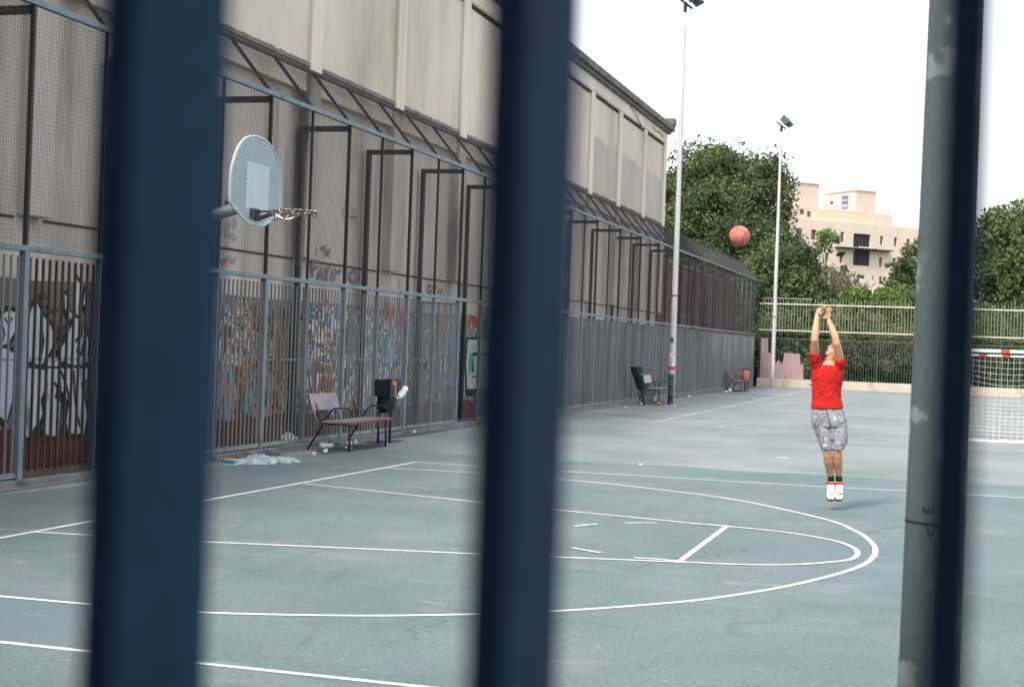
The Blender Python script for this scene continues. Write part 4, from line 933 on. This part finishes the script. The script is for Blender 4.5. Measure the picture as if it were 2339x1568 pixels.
for i in range(len(us)-1):
    for j in range(len(zs)-1):
        uc, zc = (us[i]+us[i+1])/2, (zs[j]+zs[j+1])/2
        if any(w_[0] < uc < w_[1] and w_[2] < zc < w_[3] for w_ in wins): continue
        m.add([(us[i]*KB, 0, zz_(zs[j])), (us[i+1]*KB, 0, zz_(zs[j])), (us[i+1]*KB, 0, zz_(zs[j+1])), (us[i]*KB, 0, zz_(zs[j+1]))], [(0, 1, 2, 3)])
for w_ in wins:
    a, bb, c, d = w_[0]*KB, w_[1]*KB, zz_(w_[2]), zz_(w_[3]); e_ = .24*KB
    m.add([(a, 0, c), (a, e_, c), (a, e_, d), (a, 0, d), (bb, 0, c), (bb, e_, c), (bb, e_, d), (bb, 0, d)], [(0, 1, 2, 3), (7, 6, 5, 4), (0, 4, 5, 1), (2, 6, 7, 3)])
m.add([(-4*KB, 0, 0), (-4*KB, .25*KB, 0), (-4*KB, .25*KB, zz_(14.45)), (-4*KB, 0, zz_(14.45))], [(3, 2, 1, 0)]); m.add([(-4*KB, 0, zz_(14.45)), (20*KB, 0, zz_(14.45)), (20*KB, .25*KB, zz_(14.45)), (-4*KB, .25*KB, zz_(14.45))], [(0, 1, 2, 3)])
local(m, 'facade', mt_bwall, ab)
for w_ in wins:
    big = w_[1]-w_[0] > 1.5
    m = MB(); m.box(w_[0]*KB, w_[1]*KB, .20*KB, .235*KB, zz_(w_[2]), zz_(w_[3])); wo = local(m, 'window', mt_dark if big else mt_win, ab)
    m = MB(); cu = (w_[0]+w_[1])/2*KB
    if big:
        for q in (.2, .4, .6, .8): x = (w_[0]+(w_[1]-w_[0])*q)*KB; m.box(x-.03, x+.03, .17*KB, .198*KB, zz_(w_[2]), zz_(w_[3]))
    else: m.box(cu-.03, cu+.03, .17*KB, .198*KB, zz_(w_[2]), zz_(w_[3])); m.box(w_[0]*KB, w_[1]*KB, .17*KB, .197*KB, zz_(w_[2]), zz_(w_[2])+.1)
    local(m, 'window_frame', mt_win if big else mt_bwall2, wo)
m = MB(); m.box(5.4*KB, 12.*KB, -.75*KB, -.002, zz_(11.93), zz_(12.03)); m.box(7.5*KB, 9.8*KB, -.8*KB, -.755*KB, zz_(12.04), zz_(12.12))
local(m, 'awning', mt_dark, ab)
m = MB(); 
for k in range(7): m.box((7.6+k*.3)*KB, (7.6+k*.3+.2)*KB, -.85*KB, -.80*KB, zz_(12.05), zz_(12.16))
local(m, 'laundry', mt_white, ab)
m = MB(); m.box(8.6*KB, 9.1*KB, .15*KB, .19*KB, zz_(8.75), zz_(9.2)); local(m, 'white_pane', mt_white, ab)  # plain white pane inside one window
m = MB(); bx(m, -3, 13.2, 1.0, 12, 14.452, 15.65); local(m, 'penthouse', mt_bwall2, ab)
m = MB(); bx(m, 3.3, 10.6, .6, .998, 14.452, 15.2); local(m, 'terrace_screen', mt_byel, ab)
m = MB(); bx(m, 1.9, 2.3, .97, .998, 15.0, 15.45); bx(m, 3.35-.6, 3.7-.6, .97, .998, 14.8, 15.3); local(m, 'window', mt_win, ab)
m = MB(); bx(m, 2.2, 5.6, 3.0, 6., 15.652, 18.2); bx(m, 2.1, 5.7, 2.9, 6.1, 18.2, 18.3); local(m, 'roof_tower', mt_bwall2, ab)
m = MB(); bx(m, 10.2, 12.65, 3.0, 8., 15.652, 18.0); bx(m, 10.1, 12.75, 2.9, 8.1, 18.0, 18.1); local(m, 'roof_tower', mt_bwall2, ab)
m = MB(); 
for q in range(3): bx(m, 10.17, 10.197, 4.2, 5.2, 17.25-q*.5, 17.6-q*.5)
local(m, 'roof_sign', mt_signb, ab)
m = MB(); bx(m, 10.17, 10.197, 6.6, 7.0, 16.9, 17.2); local(m, 'window', mt_win, ab)
m = MB(); bx(m, 5.7, 8.8, 2.5, 2.6, 16.2, 16.3); 
for k in range(7): bx(m, 5.7+k*.5, 5.75+k*.5, 2.5, 2.6, 15.653, 16.2)
local(m, 'roof_railing', mt_galv, ab)
m = MB(); bx(m, 12.0, 12.25, 1.3, 1.5, 15.652, 16.25); local(m, 'chimney', mt_bwall, ab)
m = MB(); m.tube([(7.2*KB, 4*KB, zz_(15.65)), (7.2*KB, 4*KB, zz_(17.6))], .04, 5); m.tube([(6.0*KB, 4*KB, zz_(17.5)), (8.4*KB, 4*KB, zz_(17.5))], .03, 5); m.tube([(11.2*KB, 5*KB, zz_(18)), (11.2*KB, 5*KB, zz_(19.1))], .03, 5); m.tube([(12.4*KB, 7*KB, zz_(18)), (12.4*KB, 7*KB, zz_(18.9))], .03, 5)
local(m, 'antenna', mt_galv, ab)

# ---------------------------------------------------------------- foliage
def leaves(centers, radii, n_per, size, seed, squash=.85):
    r = np.random.default_rng(seed); V = []; 
    tot = []
    for c, rad, n in zip(centers, radii, n_per):
        d = r.normal(size=(n, 3)); d /= np.linalg.norm(d, axis=1)[:, None]
        rr = rad*(r.random(n)**.45)[:, None]*(1+.25*r.normal(size=(n, 1)))
        p = c+d*rr*np.array([1, 1, squash]); tot.append(p)
    P = np.concatenate(tot); n = len(P)
    a = r.normal(size=(n, 3)); a /= np.linalg.norm(a, axis=1)[:, None]
    bvec = np.cross(a, r.normal(size=(n, 3))); bvec /= np.linalg.norm(bvec, axis=1)[:, None]
    s = size*(.6+.8*r.random((n, 1)))
    q = np.stack([P-a*s, P+bvec*s*.55-a*s*.1, P+a*s, P-bvec*s*.55-a*s*.1], axis=1)
    return q.reshape(-1, 3)
def leafmesh(name, V, mat, parent, origin):
    n = len(V)//4; me = bpy.data.meshes.new(name)
    me.vertices.add(len(V)); me.vertices.foreach_set('co', (V-np.array(origin)).astype(np.float32).ravel())
    me.loops.add(len(V)); me.loops.foreach_set('vertex_index', np.arange(len(V), dtype=np.int32))
    me.polygons.add(n); me.polygons.foreach_set('loop_start', np.arange(0, len(V), 4, dtype=np.int32))
    me.update(calc_edges=True); me.validate()
    return link(name, me, mat, parent)
def cluster(center, rad, n, seed, shell=.55, zbias=0):
    r = np.random.default_rng(seed); d = r.normal(size=(n, 3)); d /= np.linalg.norm(d, axis=1)[:, None]
    k = shell+(1-shell)*r.random((n, 1)); k *= 1+.14*r.normal(size=(n, 1))
    return center+d*k*np.array(rad)
def tree(name, lobes, mat, base, label, leaf=.16, seed=1, clump=1.0, npl=170, trunk_r=.3, cat='tree', group=None, dens=1., limbs=6, fringe=40):
    t = empty(name, base, label, cat, group); r = np.random.default_rng(seed); allV = []
    for i, (c, rad, n) in enumerate(lobes):
        cc = cluster(np.array(c), np.array(rad), int(n*dens), seed+i*11)
        cr = clump*(.55+.7*r.random(len(cc)))
        allV.append(leaves(cc, cr, [int(npl*(x/clump)**2)+8 for x in cr], leaf, seed+i*7+3))
        fc = cluster(np.array(c), np.array(rad)*1.08, fringe, seed+i*13+5, .95)     # loose twigs at the edge
        allV.append(leaves(fc, clump*(.25+.3*r.random(len(fc))), [16]*len(fc), leaf, seed+i*17+9))
    leafmesh('crown', np.concatenate(allV), mat, t, base)
    m = MB(); B = Vector(base); top = Vector(tuple(np.mean([l[0] for l in lobes], axis=0)))
    mid = (B*.55+top*.45)+Vector((r.normal()*.2, r.normal()*.2, 0))
    m.tube([(B-B), (mid-B)*.5+Vector((.1, 0, 0)), mid-B, top-B], [trunk_r, trunk_r*.8, trunk_r*.6, trunk_r*.2], 10)
    for i in range(limbs):
        l = lobes[i % len(lobes)]; e_ = Vector(tuple(np.array(l[0])+np.array(l[1])*r.normal(size=3)*.4))
        k = .35+.5*r.random(); s0 = B.lerp(top, k)
        m.tube([s0-B, (s0.lerp(e_, .5)+Vector((0, 0, .3)))-B, e_-B], [trunk_r*.4, trunk_r*.22, trunk_r*.07], 6)
    local(m, 'trunk', mt_bark, t, True)
    return t
def W3(px, py, Y): return on((px, py), 1, Y)
def lobe(px, py, Y, rx, rz, n, ry=None):     # radii in photo pixels
    c = W3(px, py, Y); k = float((c-C) @ F)/f0
    return (tuple(map(float, c)), (rx*k, (ry or rx)*k, rz*k), n)
c = W3(1650, 815, 76)
tree('plane_tree', [lobe(1620, 520, 76, 120, 170, 150), lobe(1540, 500, 77, 70, 150, 60), lobe(1730, 470, 75, 75, 110, 70), lobe(1700, 600, 74, 110, 110, 90), lobe(1775, 610, 73, 50, 80, 50), lobe(1640, 400, 77, 80, 70, 50)],
     lf_dark, (float(c[0]), 76, 0), 'large dark green broadleaf tree just right of the beige building', .115, 3, 1.0, 330, .38, fringe=40, dens=.72)
c = W3(1790, 815, 70)
tree('dark_bush_tree', [lobe(1760, 650, 70, 60, 90, 60), lobe(1825, 620, 70, 32, 66, 38), lobe(1700, 720, 69, 60, 90, 60)], lf_dark, (float(c[0]), 70, 0),
     'dark leafy lower tree behind the far floodlight mast', .10, 5, .8, 240, .2, fringe=24, dens=.8)
c = W3(1895, 815, 72)
tree('dry_tree', [lobe(1900, 650, 72, 45, 40, 26), lobe(1945, 665, 72, 35, 32, 16), lobe(1870, 690, 72, 35, 30, 14)], lf_dry, (float(c[0]), 72, 0), 'thin greyish dry tree in front of the peach building', .07, 6, .55, 70, .1, limbs=26, fringe=14)
c = W3(1880, 815, 74)
tree('slim_tree', [lobe(1888, 540, 74, 26, 18, 8), lobe(1878, 562, 74, 18, 12, 5)], lf_light, (float(c[0]), 74, 0), 'slender tree with light green tip against the peach building', .10, 8, .4, 36, .07, limbs=4, fringe=6)
c = W3(2060, 815, 75)
tree('sparse_tree', [lobe(2062, 620, 75, 32, 26, 12), lobe(2085, 650, 75, 30, 40, 16), lobe(2090, 585, 75, 22, 36, 9), lobe(2045, 655, 75, 20, 22, 7)], lf_mid, (float(c[0]), 75, 0), 'sparse green tree just left of the thick green post', .11, 9, .5, 60, .1, limbs=10, fringe=12)
for i, (px, py, rx, rz, mt, lb) in enumerate([(1965, 690, 28, 30, lf_light, 'bright yellow green shrub right of the dry tree'), (2030, 695, 34, 34, lf_light, 'bright green shrub between dry tree and green post'), (2075, 700, 30, 40, lf_mid, 'mid green shrub beside the thick green post'),
        (1840, 700, 40, 45, lf_mid, 'mid green shrub under the slender tree'), (1910, 705, 38, 30, lf_mid, 'green shrub directly above the player hands'), (2000, 740, 50, 40, lf_light, 'light green shrub behind the upper fence rails')]):
    c = W3(px, 815, 68+i*.4); tree('shrub', [lobe(px, py, 68+i*.4, rx, rz, 26)], mt, (float(c[0]), 68+i*.4, 0), lb, .10, 20+i, .5, 90, .07, 'shrub', None, 1., 4, 14)
c = W3(2300, 815, 72)
tree('broadleaf_tree', [lobe(2330, 520, 72, 75, 50, 30), lobe(2300, 620, 71, 75, 85, 60), lobe(2400, 600, 72, 110, 110, 80), lobe(2275, 505, 72, 22, 22, 7), lobe(2260, 590, 72, 40, 70, 26), lobe(2500, 640, 72, 90, 120, 50)], lf_mid, (float(c[0]), 72, 0), 'loose green tree at the right edge behind the goal', .13, 12, .7, 110, .22, limbs=10, fringe=30)
# undergrowth behind the far fence: one uncountable mass
def under(x0, x1, y0, y1, z0, z1, n, r0, leaf, npl, mat, name, label, seed):
    r = np.random.default_rng(seed); c = np.stack([r.uniform(x0, x1, n), r.uniform(y0, y1, n), r.uniform(z0, z1, n)*(.5+.5*r.random(n))], axis=1)
    rad = r0*(.5+.8*r.random(n)); V = leaves(c, rad, [int(npl*(x/r0)**2)+6 for x in rad], leaf, seed)
    o = leafmesh(name, V, mat, None, (0, 0, 0)); return tag(o, label, 'undergrowth', None, 'stuff')
under(-4, 3.0, 64.0, 68, 0, 4.0, 260, .8, .12, 110, lf_dark, 'undergrowth', 'dark tangled undergrowth behind the left part of the picket fence', 31)
under(2.2, 9, 64.5, 69, 0, 3.9, 300, .8, .10, 100, lf_mid, 'undergrowth', 'green and brown undergrowth behind the middle of the picket fence', 32)
under(8, 19, 64.5, 69, 0, 4.6, 420, .8, .10, 100, lf_dark, 'undergrowth', 'green undergrowth behind the goal end of the picket fence', 33)
under(1.5, 8, 63.4, 64.4, 1.6, 4.4, 90, .5, .06, 70, lf_dry, 'dry_twigs', 'dry brownish twigs tangled in the picket fence', 34)
under(-30, 60, 78, 90, 0, 6.5, 620, 2.0, .35, 90, lf_dark, 'far_hedge', 'distant dark hedge belt beyond the sports ground', 35)

# ---------------------------------------------------------------- player
D0 = 17.3
def Pp(x, y, dz=0.): return Vector(tuple(deep(x, y, D0+dz)))
px = D0/f0
rt = Vector(tuple(RR)); up = Vector(tuple(UU)); aw = Vector(tuple(F))
def Vv(r_, u_, a_): return rt*r_+up*u_+aw*a_
fx = Pp(1907, 1142)
person = empty('person', (float(fx.x), float(fx.y), 0), 'person in red t shirt and grey patterned shorts jumping after a shot', 'person')
def rem(name, mb, mat, voxel, parent, smooth_it=4, disp=None):
    o = mb.build(name, mat, parent, True)
    md = o.modifiers.new('remesh', 'REMESH'); md.mode = 'VOXEL'; md.voxel_size = voxel; md.use_smooth_shade = True
    if smooth_it:
        ms = o.modifiers.new('smooth', 'SMOOTH'); ms.factor = .5; ms.iterations = smooth_it
    if disp:
        tx = bpy.data.textures.new(name+'_folds', 'CLOUDS'); tx.noise_scale = disp[0]; tx.noise_depth = 2
        dm = o.modifiers.new('folds', 'DISPLACE'); dm.texture = tx; dm.strength = disp[1]; dm.mid_level = .5; dm.texture_coords = 'LOCAL'
    dg = bpy.context.evaluated_depsgraph_get(); me = bpy.data.meshes.new_from_object(o.evaluated_get(dg)); 
    o.modifiers.clear(); old = o.data; o.data = me; bpy.data.meshes.remove(old)
    me.polygons.foreach_set('use_smooth', [True]*len(me.polygons))
    return o
def limb(mb, pts, n=14):      # pts: (Vector, radius)
    P = [p for p, _ in pts]; R = [r for _, r in pts]; mb.tube(P, R, n)
    for p, r in pts: mb.ell(p, (r, r, r), None, 14, 10)
body = MB()
# legs
for (hip, knee, calf, ank) in (((1876, 962, 0), (1889, 1030, -.07), (1892.5, 1052, -.02), (1898, 1094, .10)), ((1907, 962, 0), (1912.5, 1030, -.07), (1914, 1052, -.02), (1916.8, 1094, .10))):
    limb(body, [(Pp(*hip), .083), (Pp(hip[0]*.5+knee[0]*.5, 996, -.05), .072), (Pp(*knee), .053), (Pp(knee[0]+.7, knee[1]+9, knee[2]+.01), .050), (Pp(*calf), .056), (Pp(calf[0]*.5+ank[0]*.5, 1074, .05), .043), (Pp(*ank), .033), (Pp(ank[0], 1104, .09), .034)])
body.loft([(Pp(1891, y, 0), rt*w_*px, aw*d_) for y, w_, d_ in ((978, 30, .10), (955, 35, .12), (930, 32, .11), (905, 30, .10), (875, 32, .11), (850, 34, .115), (835, 31, .10), (826, 20, .07))], 24)
# neck
body.ell(Pp(1894, 831, -.035), (.085, .05, .035))
limb(body, [(Pp(1893, 834, .01), .060), (Pp(1896, 820, .0), .056), (Pp(1900, 811, .0), .058)])
# arms
limb(body, [(Pp(1868, 832, -.01), .060), (Pp(1861.5, 812, -.06), .054), (Pp(1861, 792, -.13), .050), (Pp(1860.5, 776, -.19), .043), (Pp(1861.5, 764, -.18), .044), (Pp(1863.5, 745, -.14), .038), (Pp(1866, 723, -.09), .0265), (Pp(1868, 716, -.08), .026)])
limb(body, [(Pp(1914, 834, -.03), .060), (Pp(1918.5, 822, -.09), .052), (Pp(1915, 802, -.15), .049), (Pp(1910.5, 784, -.20), .042), (Pp(1907.5, 770, -.19), .041), (Pp(1900.5, 750, -.14), .036), (Pp(1893.5, 734, -.09), .027), (Pp(1891.5, 728, -.08), .026)])
# hands: viewer-left hand, palm flopped over to the right
def finger(pts, r0, r1):
    n = len(pts); limb(body, [(p, r0+(r1-r0)*i/(n-1)) for i, p in enumerate(pts)], 10)
h = Pp(1871, 711, -.08)
limb(body, [(Pp(1868, 716, -.08), .027), (Pp(1870.5, 710.5, -.085), .030)])
body.ell(Pp(1872, 709.5, -.085), (.043, .022, .036), Matrix.Rotation(-.5, 3, 'Y'))
for k, (a, b_, c_) in enumerate([((1877, 703.5), (1883, 700.5), (1888, 697.5)), ((1877.5, 706), (1884, 704), (1889.5, 703.5)), ((1877.5, 709), (1883.5, 708.5), (1888, 709)), ((1876.5, 712), (1881, 713), (1884.5, 714.5))]):
    finger([Pp(1873, 707+k*1.6, -.10+k*.014), Pp(*a, -.11+k*.016), Pp(*b_, -.12+k*.018), Pp(*c_, -.115+k*.02)], .0105, .0078)
finger([Pp(1870, 714, -.11), Pp(1873.5, 716, -.13), Pp(1877, 716, -.14)], .0125, .0095)
# viewer-right hand, palm to the left, fingers up
body.ell(Pp(1891, 722, -.085), (.036, .022, .044), Matrix.Rotation(.25, 3, 'Y'))
for k, (a, b_, c_) in enumerate([((1889.5, 714), (1889.5, 709), (1890, 705)), ((1892, 713), (1893, 706.5), (1894, 701.5)), ((1894, 714), (1896, 707.5), (1897.5, 702.5)), ((1895.5, 716), (1898, 711), (1899.5, 707))]):
    finger([Pp(1889+k*1.7, 720, -.10+k*.014), Pp(*a, -.11+k*.014), Pp(*b_, -.11+k*.014), Pp(*c_, -.10+k*.014)], .0105, .0078)
finger([Pp(1888.5, 726, -.10), Pp(1884, 725, -.12), Pp(1880, 724.5, -.12)], .013, .0095)
# head
hc = Pp(1906, 803, .02)
f_ = Vector((-.62, .70, -.30)).normalized(); h0 = Vector((.75, .5, .35)); h_ = (h0-f_*h0.dot(f_)).normalized(); s_ = f_.cross(h_).normalized()
def HV(v): return Vv(v.x, v.y, v.z)
fw, hu, sd = HV(f_), HV(h_), HV(s_)
HM_ = Matrix((sd, fw, hu)).transposed()      # local x=side, y=forward, z=up
def HP(x, y, z): return hc+sd*x+fw*y+hu*z
body.ell(HP(0, -.012, .035), (.073, .092, .082), HM_, 24, 16)       # skull
body.ell(HP(0, .018, -.035), (.060, .068, .075), HM_, 20, 14)       # face
body.ell(HP(0, .050, -.088), (.026, .028, .024), HM_)               # chin
body.ell(HP(0, .006, -.075), (.052, .055, .035), HM_)               # jaw
body.ell(HP(0, .095, -.022), (.013, .018, .012), HM_); body.tube([HP(0, .078, .012), HP(0, .098, -.020)], [.009, .012], 8)   # nose
body.tube([HP(-.040, .074, .018), HP(0, .083, .020), HP(.040, .074, .018)], .010, 8)    # brow
body.tube([HP(-.02, .080, -.052), HP(0, .086, -.051), HP(.02, .080, -.052)], .0075, 8)
for sg in (-1, 1):
    body.ell(HP(sg*.074, -.012, -.010), (.010, .018, .030), HM_)
    body.ell(HP(sg*.030, .073, .000), (.012, .008, .008), HM_)
limb(body, [(Pp(1897, 818, .0), .055), (hc-hu*.05-fw*.015, .055)])
bo = rem('body', body, mt_skin, .0048, person, 3)
# face details and hair
m = MB(); m.tube([HP(-.02, .089, -.0545), HP(0, .095, -.054), HP(.02, .089, -.0545)], .005, 6); m.build('lips', mt_lip, person, True)
for sg in (-1, 1):
    m = MB(); m.tube([HP(sg*.015, .091, .022), HP(sg*.030, .088, .027), HP(sg*.046, .076, .022)], .0042, 6); m.build('eyebrow', mt_hair, person, True)
    m = MB(); m.tube([HP(sg*.018, .083, -.001), HP(sg*.030, .083, -.003), HP(sg*.042, .076, -.001)], .0035, 6); m.build('eye', mt_hair, person, True)
hr = MB(); hr.ell(HP(0, -.030, .052), (.083, .094, .083), HM_, 24, 16); hr.ell(HP(0, -.065, -.005), (.074, .052, .062), HM_, 20, 12); hr.ell(HP(0, .028, .100), (.056, .046, .030), HM_)
ho = rem('hair', hr, mt_hair, .006, person, 2, (.02, .012))
# shirt
sh = MB()
sh.loft([(Pp(cx, y, 0), rt*w_*px+up*.0, aw*d_) for cx, y, w_, d_ in ((1889, 931.5, 37.5, .142), (1888.5, 925, 36.5, .136), (1888, 908, 33, .124), (1888, 888, 33.5, .126), (1889.5, 865, 36.5, .134), (1890.5, 848, 37, .130), (1890.5, 840, 35, .118), (1891, 835, 29, .10), (1893, 832, 20, .08))], 32)
limb(sh, [(Pp(1869, 838, 0), .080), (Pp(1863, 822, -.05), .069), (Pp(1861.5, 813, -.08), .062)], 18)
limb(sh, [(Pp(1913, 840, -.02), .078), (Pp(1919, 830, -.07), .066), (Pp(1919.5, 825, -.09), .060)], 18)
# keep the sleeve mouths open-looking by flaring the last ring
sh.loft([(Pp(1862, 816, -.06), rt*.070, aw*.070), (Pp(1860.5, 809, -.09), rt*.066-up*.012, aw*.062)], 20)
so = rem('t_shirt', sh, mt_red, .0065, person, 3, (.065, .024))
# belt
m = MB(); m.loft([(Pp(1890, 936, 0), rt*34*px, aw*.126), (Pp(1889.5, 929, 0), rt*34*px, aw*.126)], 28); m.build('belt', mt_belt, person, True)
# shorts
st = MB()
st.loft([(Pp(cx, y, 0), rt*w_*px, aw*d_) for cx, y, w_, d_ in ((1890, 934, 35.5, .130), (1891, 945, 38, .140), (1893, 958, 40, .15), (1895, 972, 40.5, .145), (1896, 978, 38, .12))], 30)
st.loft([(Pp(cx, y, dz_), rt*w_*px, aw*d_) for cx, y, w_, d_, dz_ in ((1876, 962, 20, .11, 0), (1879, 985, 18, .112, -.02), (1884, 1008, 14.5, .10, -.045), (1888, 1026, 12.2, .088, -.06))], 24)
st.loft([(Pp(cx, y, dz_), rt*w_*px, aw*d_) for cx, y, w_, d_, dz_ in ((1912, 962, 21, .11, 0), (1915, 985, 20, .115, -.02), (1915, 1008, 18, .11, -.045), (1913.5, 1026, 14, .095, -.06))], 24)
st.loft([(Pp(1897, 960, -.02), rt*16*px, aw*.11), (Pp(1898.5, 985, -.03), rt*8*px, aw*.10), (Pp(1900, 1004, -.05), rt*4*px, aw*.085)], 16)
st.loft([(Pp(1930, 990, .03), rt*6*px, aw*.06), (Pp(1932, 1012, .03), rt*4*px, aw*.05), (Pp(1928, 1018, .02), rt*3*px, aw*.05)], 12)
sto = rem('shorts', st, mt_short, .0065, person, 2, (.06, .014))
m = MB(); m.tube([Pp(1889, 938, -.152), Pp(1880, 945, -.175), Pp(1869, 952, -.17), Pp(1863, 965, -.13), Pp(1865, 985, -.12), Pp(1872, 997, -.13)], .0035, 6); m.tube([Pp(1889, 938, -.152), Pp(1892, 955, -.175), Pp(1898, 975, -.165)], .0035, 6)
m.build('drawstring', mt_ink, person, True)
# socks and shoes
for (ax_, ay) in ((1898, 1094), (1916.6, 1094)):
    m = MB(); limb(m, [(Pp(ax_-.6, 1086, .075), .036), (Pp(ax_, 1094, .09), .038), (Pp(ax_, 1104, .09), .040)], 16); m.build('sock', mt_sock, person, True)
    cxo = ax_-.2
    m = MB(); m.loft([(Pp(cxo, 1099, .085), rt*.052, aw*.060), (Pp(cxo, 1104, .085), rt*.047, aw*.060), (Pp(cxo, 1110, .075), rt*.045, aw*.075), (Pp(cxo, 1118, .05), rt*.045, (aw*.8+up*.3)*.085), (Pp(cxo, 1126, .01), rt*.047, (aw*.7+up*.5)*.075), (Pp(cxo, 1132, -.035), rt*.048, (aw*.55+up*.75)*.055), (Pp(cxo, 1136, -.06), rt*.040, (aw*.5+up*.8)*.032)], 20)
    sho = rem('shoe', m, mt_shoe, .005, person, 2)
    m = MB(); m.tube([Pp(cxo, 1102, .085)+rt*.043*math.cos(a)+aw*.054*math.sin(a) for a in np.linspace(0, 2*math.pi, 21)], .015, 8, False); m.build('ankle_collar', mt_shoer, sho, True)
    m = MB()
    for i_, (yy, dd) in enumerate(((1109, .004), (1113, -.012), (1117, -.028), (1121, -.045), (1125, -.058))): m.tube([Pp(cxo-3.2, yy, dd), Pp(cxo, yy+1, dd-.010), Pp(cxo+3.2, yy, dd)], .0035, 6)
    m.build('laces', mt_white, sho, True)
    m = MB(); m.tube([Pp(cxo-2, 1127.5, -.095), Pp(cxo+2, 1127, -.095)], .006, 6); m.build('toe_mark', mt_shoer, sho, True)
    ms_ = MB()   # sole running under the foot from heel to toe
    n = 20; ring = []
    for a in np.linspace(0, 2*math.pi, n, endpoint=False):
        u_, v_ = math.cos(a), math.sin(a); ring.append((u_, v_))
    heel, toe = Pp(cxo, 1124, .12), Pp(cxo, 1138.5, -.075); cen = (heel+toe)/2; ln = (toe-heel)/2; nm = ln.normalized().cross(rt).normalized()
    if nm.dot(up) > 0: nm = -nm
    for lay, mt_ in ((0, mt_ink), (1, mt_shoer)):
        q = MB(); vs = [cen+ln*1.05*u_+rt*(.050*(1+.1*u_))*v_+nm*(.004+.014*lay) for u_, v_ in ring]+[cen+ln*1.05*u_+rt*(.048*(1+.1*u_))*v_+nm*(.018+.014*lay) for u_, v_ in ring]
        q.add(vs, [tuple(range(n))[::-1], tuple(range(n, 2*n))]+[(i, (i+1) % n, n+(i+1) % n, n+i) for i in range(n)])
        q.build('midsole' if lay == 0 else 'outsole', mt_, sho)

# ---------------------------------------------------------------- light, sky, camera
world = bpy.data.worlds.new('World'); scene.world = world; world.use_nodes = True
nt = world.node_tree; bg = nt.nodes['Background']; sky = nt.nodes.new('ShaderNodeTexSky'); sky.sky_type = 'NISHITA'; sky.sun_disc = False
SE = math.radians(48); sx, sy = -.36, -.93
sky.sun_elevation = SE; sky.sun_rotation = math.atan2(sx, sy); sky.dust_density = 6.; sky.air_density = 1.3; sky.ozone_density = 1.0
mxw = nt.nodes.new('ShaderNodeMix'); mxw.data_type = 'RGBA'; mxw.inputs['Factor'].default_value = .62   # high thin overcast over the clear sky
mxw.inputs['B'].default_value = (7.0, 7.15, 7.5, 1); nt.links.new(sky.outputs[0], mxw.inputs['A'])
nt.links.new(mxw.outputs['Result'], bg.inputs['Color']); bg.inputs['Strength'].default_value = .15
sl = bpy.data.lights.new('sun', 'SUN'); sl.energy = 1.9; sl.angle = math.radians(11); sl.color = (1, .93, .84)
so_ = bpy.data.objects.new('sun', sl); col.objects.link(so_); so_.location = (0, -30, 40)
sdv = Vector((sx, sy, 0)).normalized()*math.cos(SE)+Vector((0, 0, math.sin(SE))); so_.rotation_euler = sdv.to_track_quat('Z', 'Y').to_euler()
cam = bpy.data.cameras.new('camera'); co = bpy.data.objects.new('camera', cam); col.objects.link(co)
Rm = Matrix((Vector(tuple(RR)), Vector(tuple(UU)), Vector(tuple(-F)))).transposed()
co.matrix_world = Matrix.Translation(Vector(tuple(C))) @ Rm.to_4x4()
cam.sensor_width = 36; cam.sensor_fit = 'HORIZONTAL'; cam.lens = f0/2339*36; cam.clip_start = .05; cam.clip_end = 2000
cam.dof.use_dof = True; cam.dof.focus_distance = 18.5; cam.dof.aperture_fstop = 5.8
scene.camera = co
scene.view_settings.view_transform = 'Standard'; scene.view_settings.look = 'None'; scene.view_settings.gamma = 1; scene.view_settings.exposure = 1.0
scene.render.engine = 'CYCLES'; scene.cycles.use_denoising = True; scene.cycles.max_bounces = 6
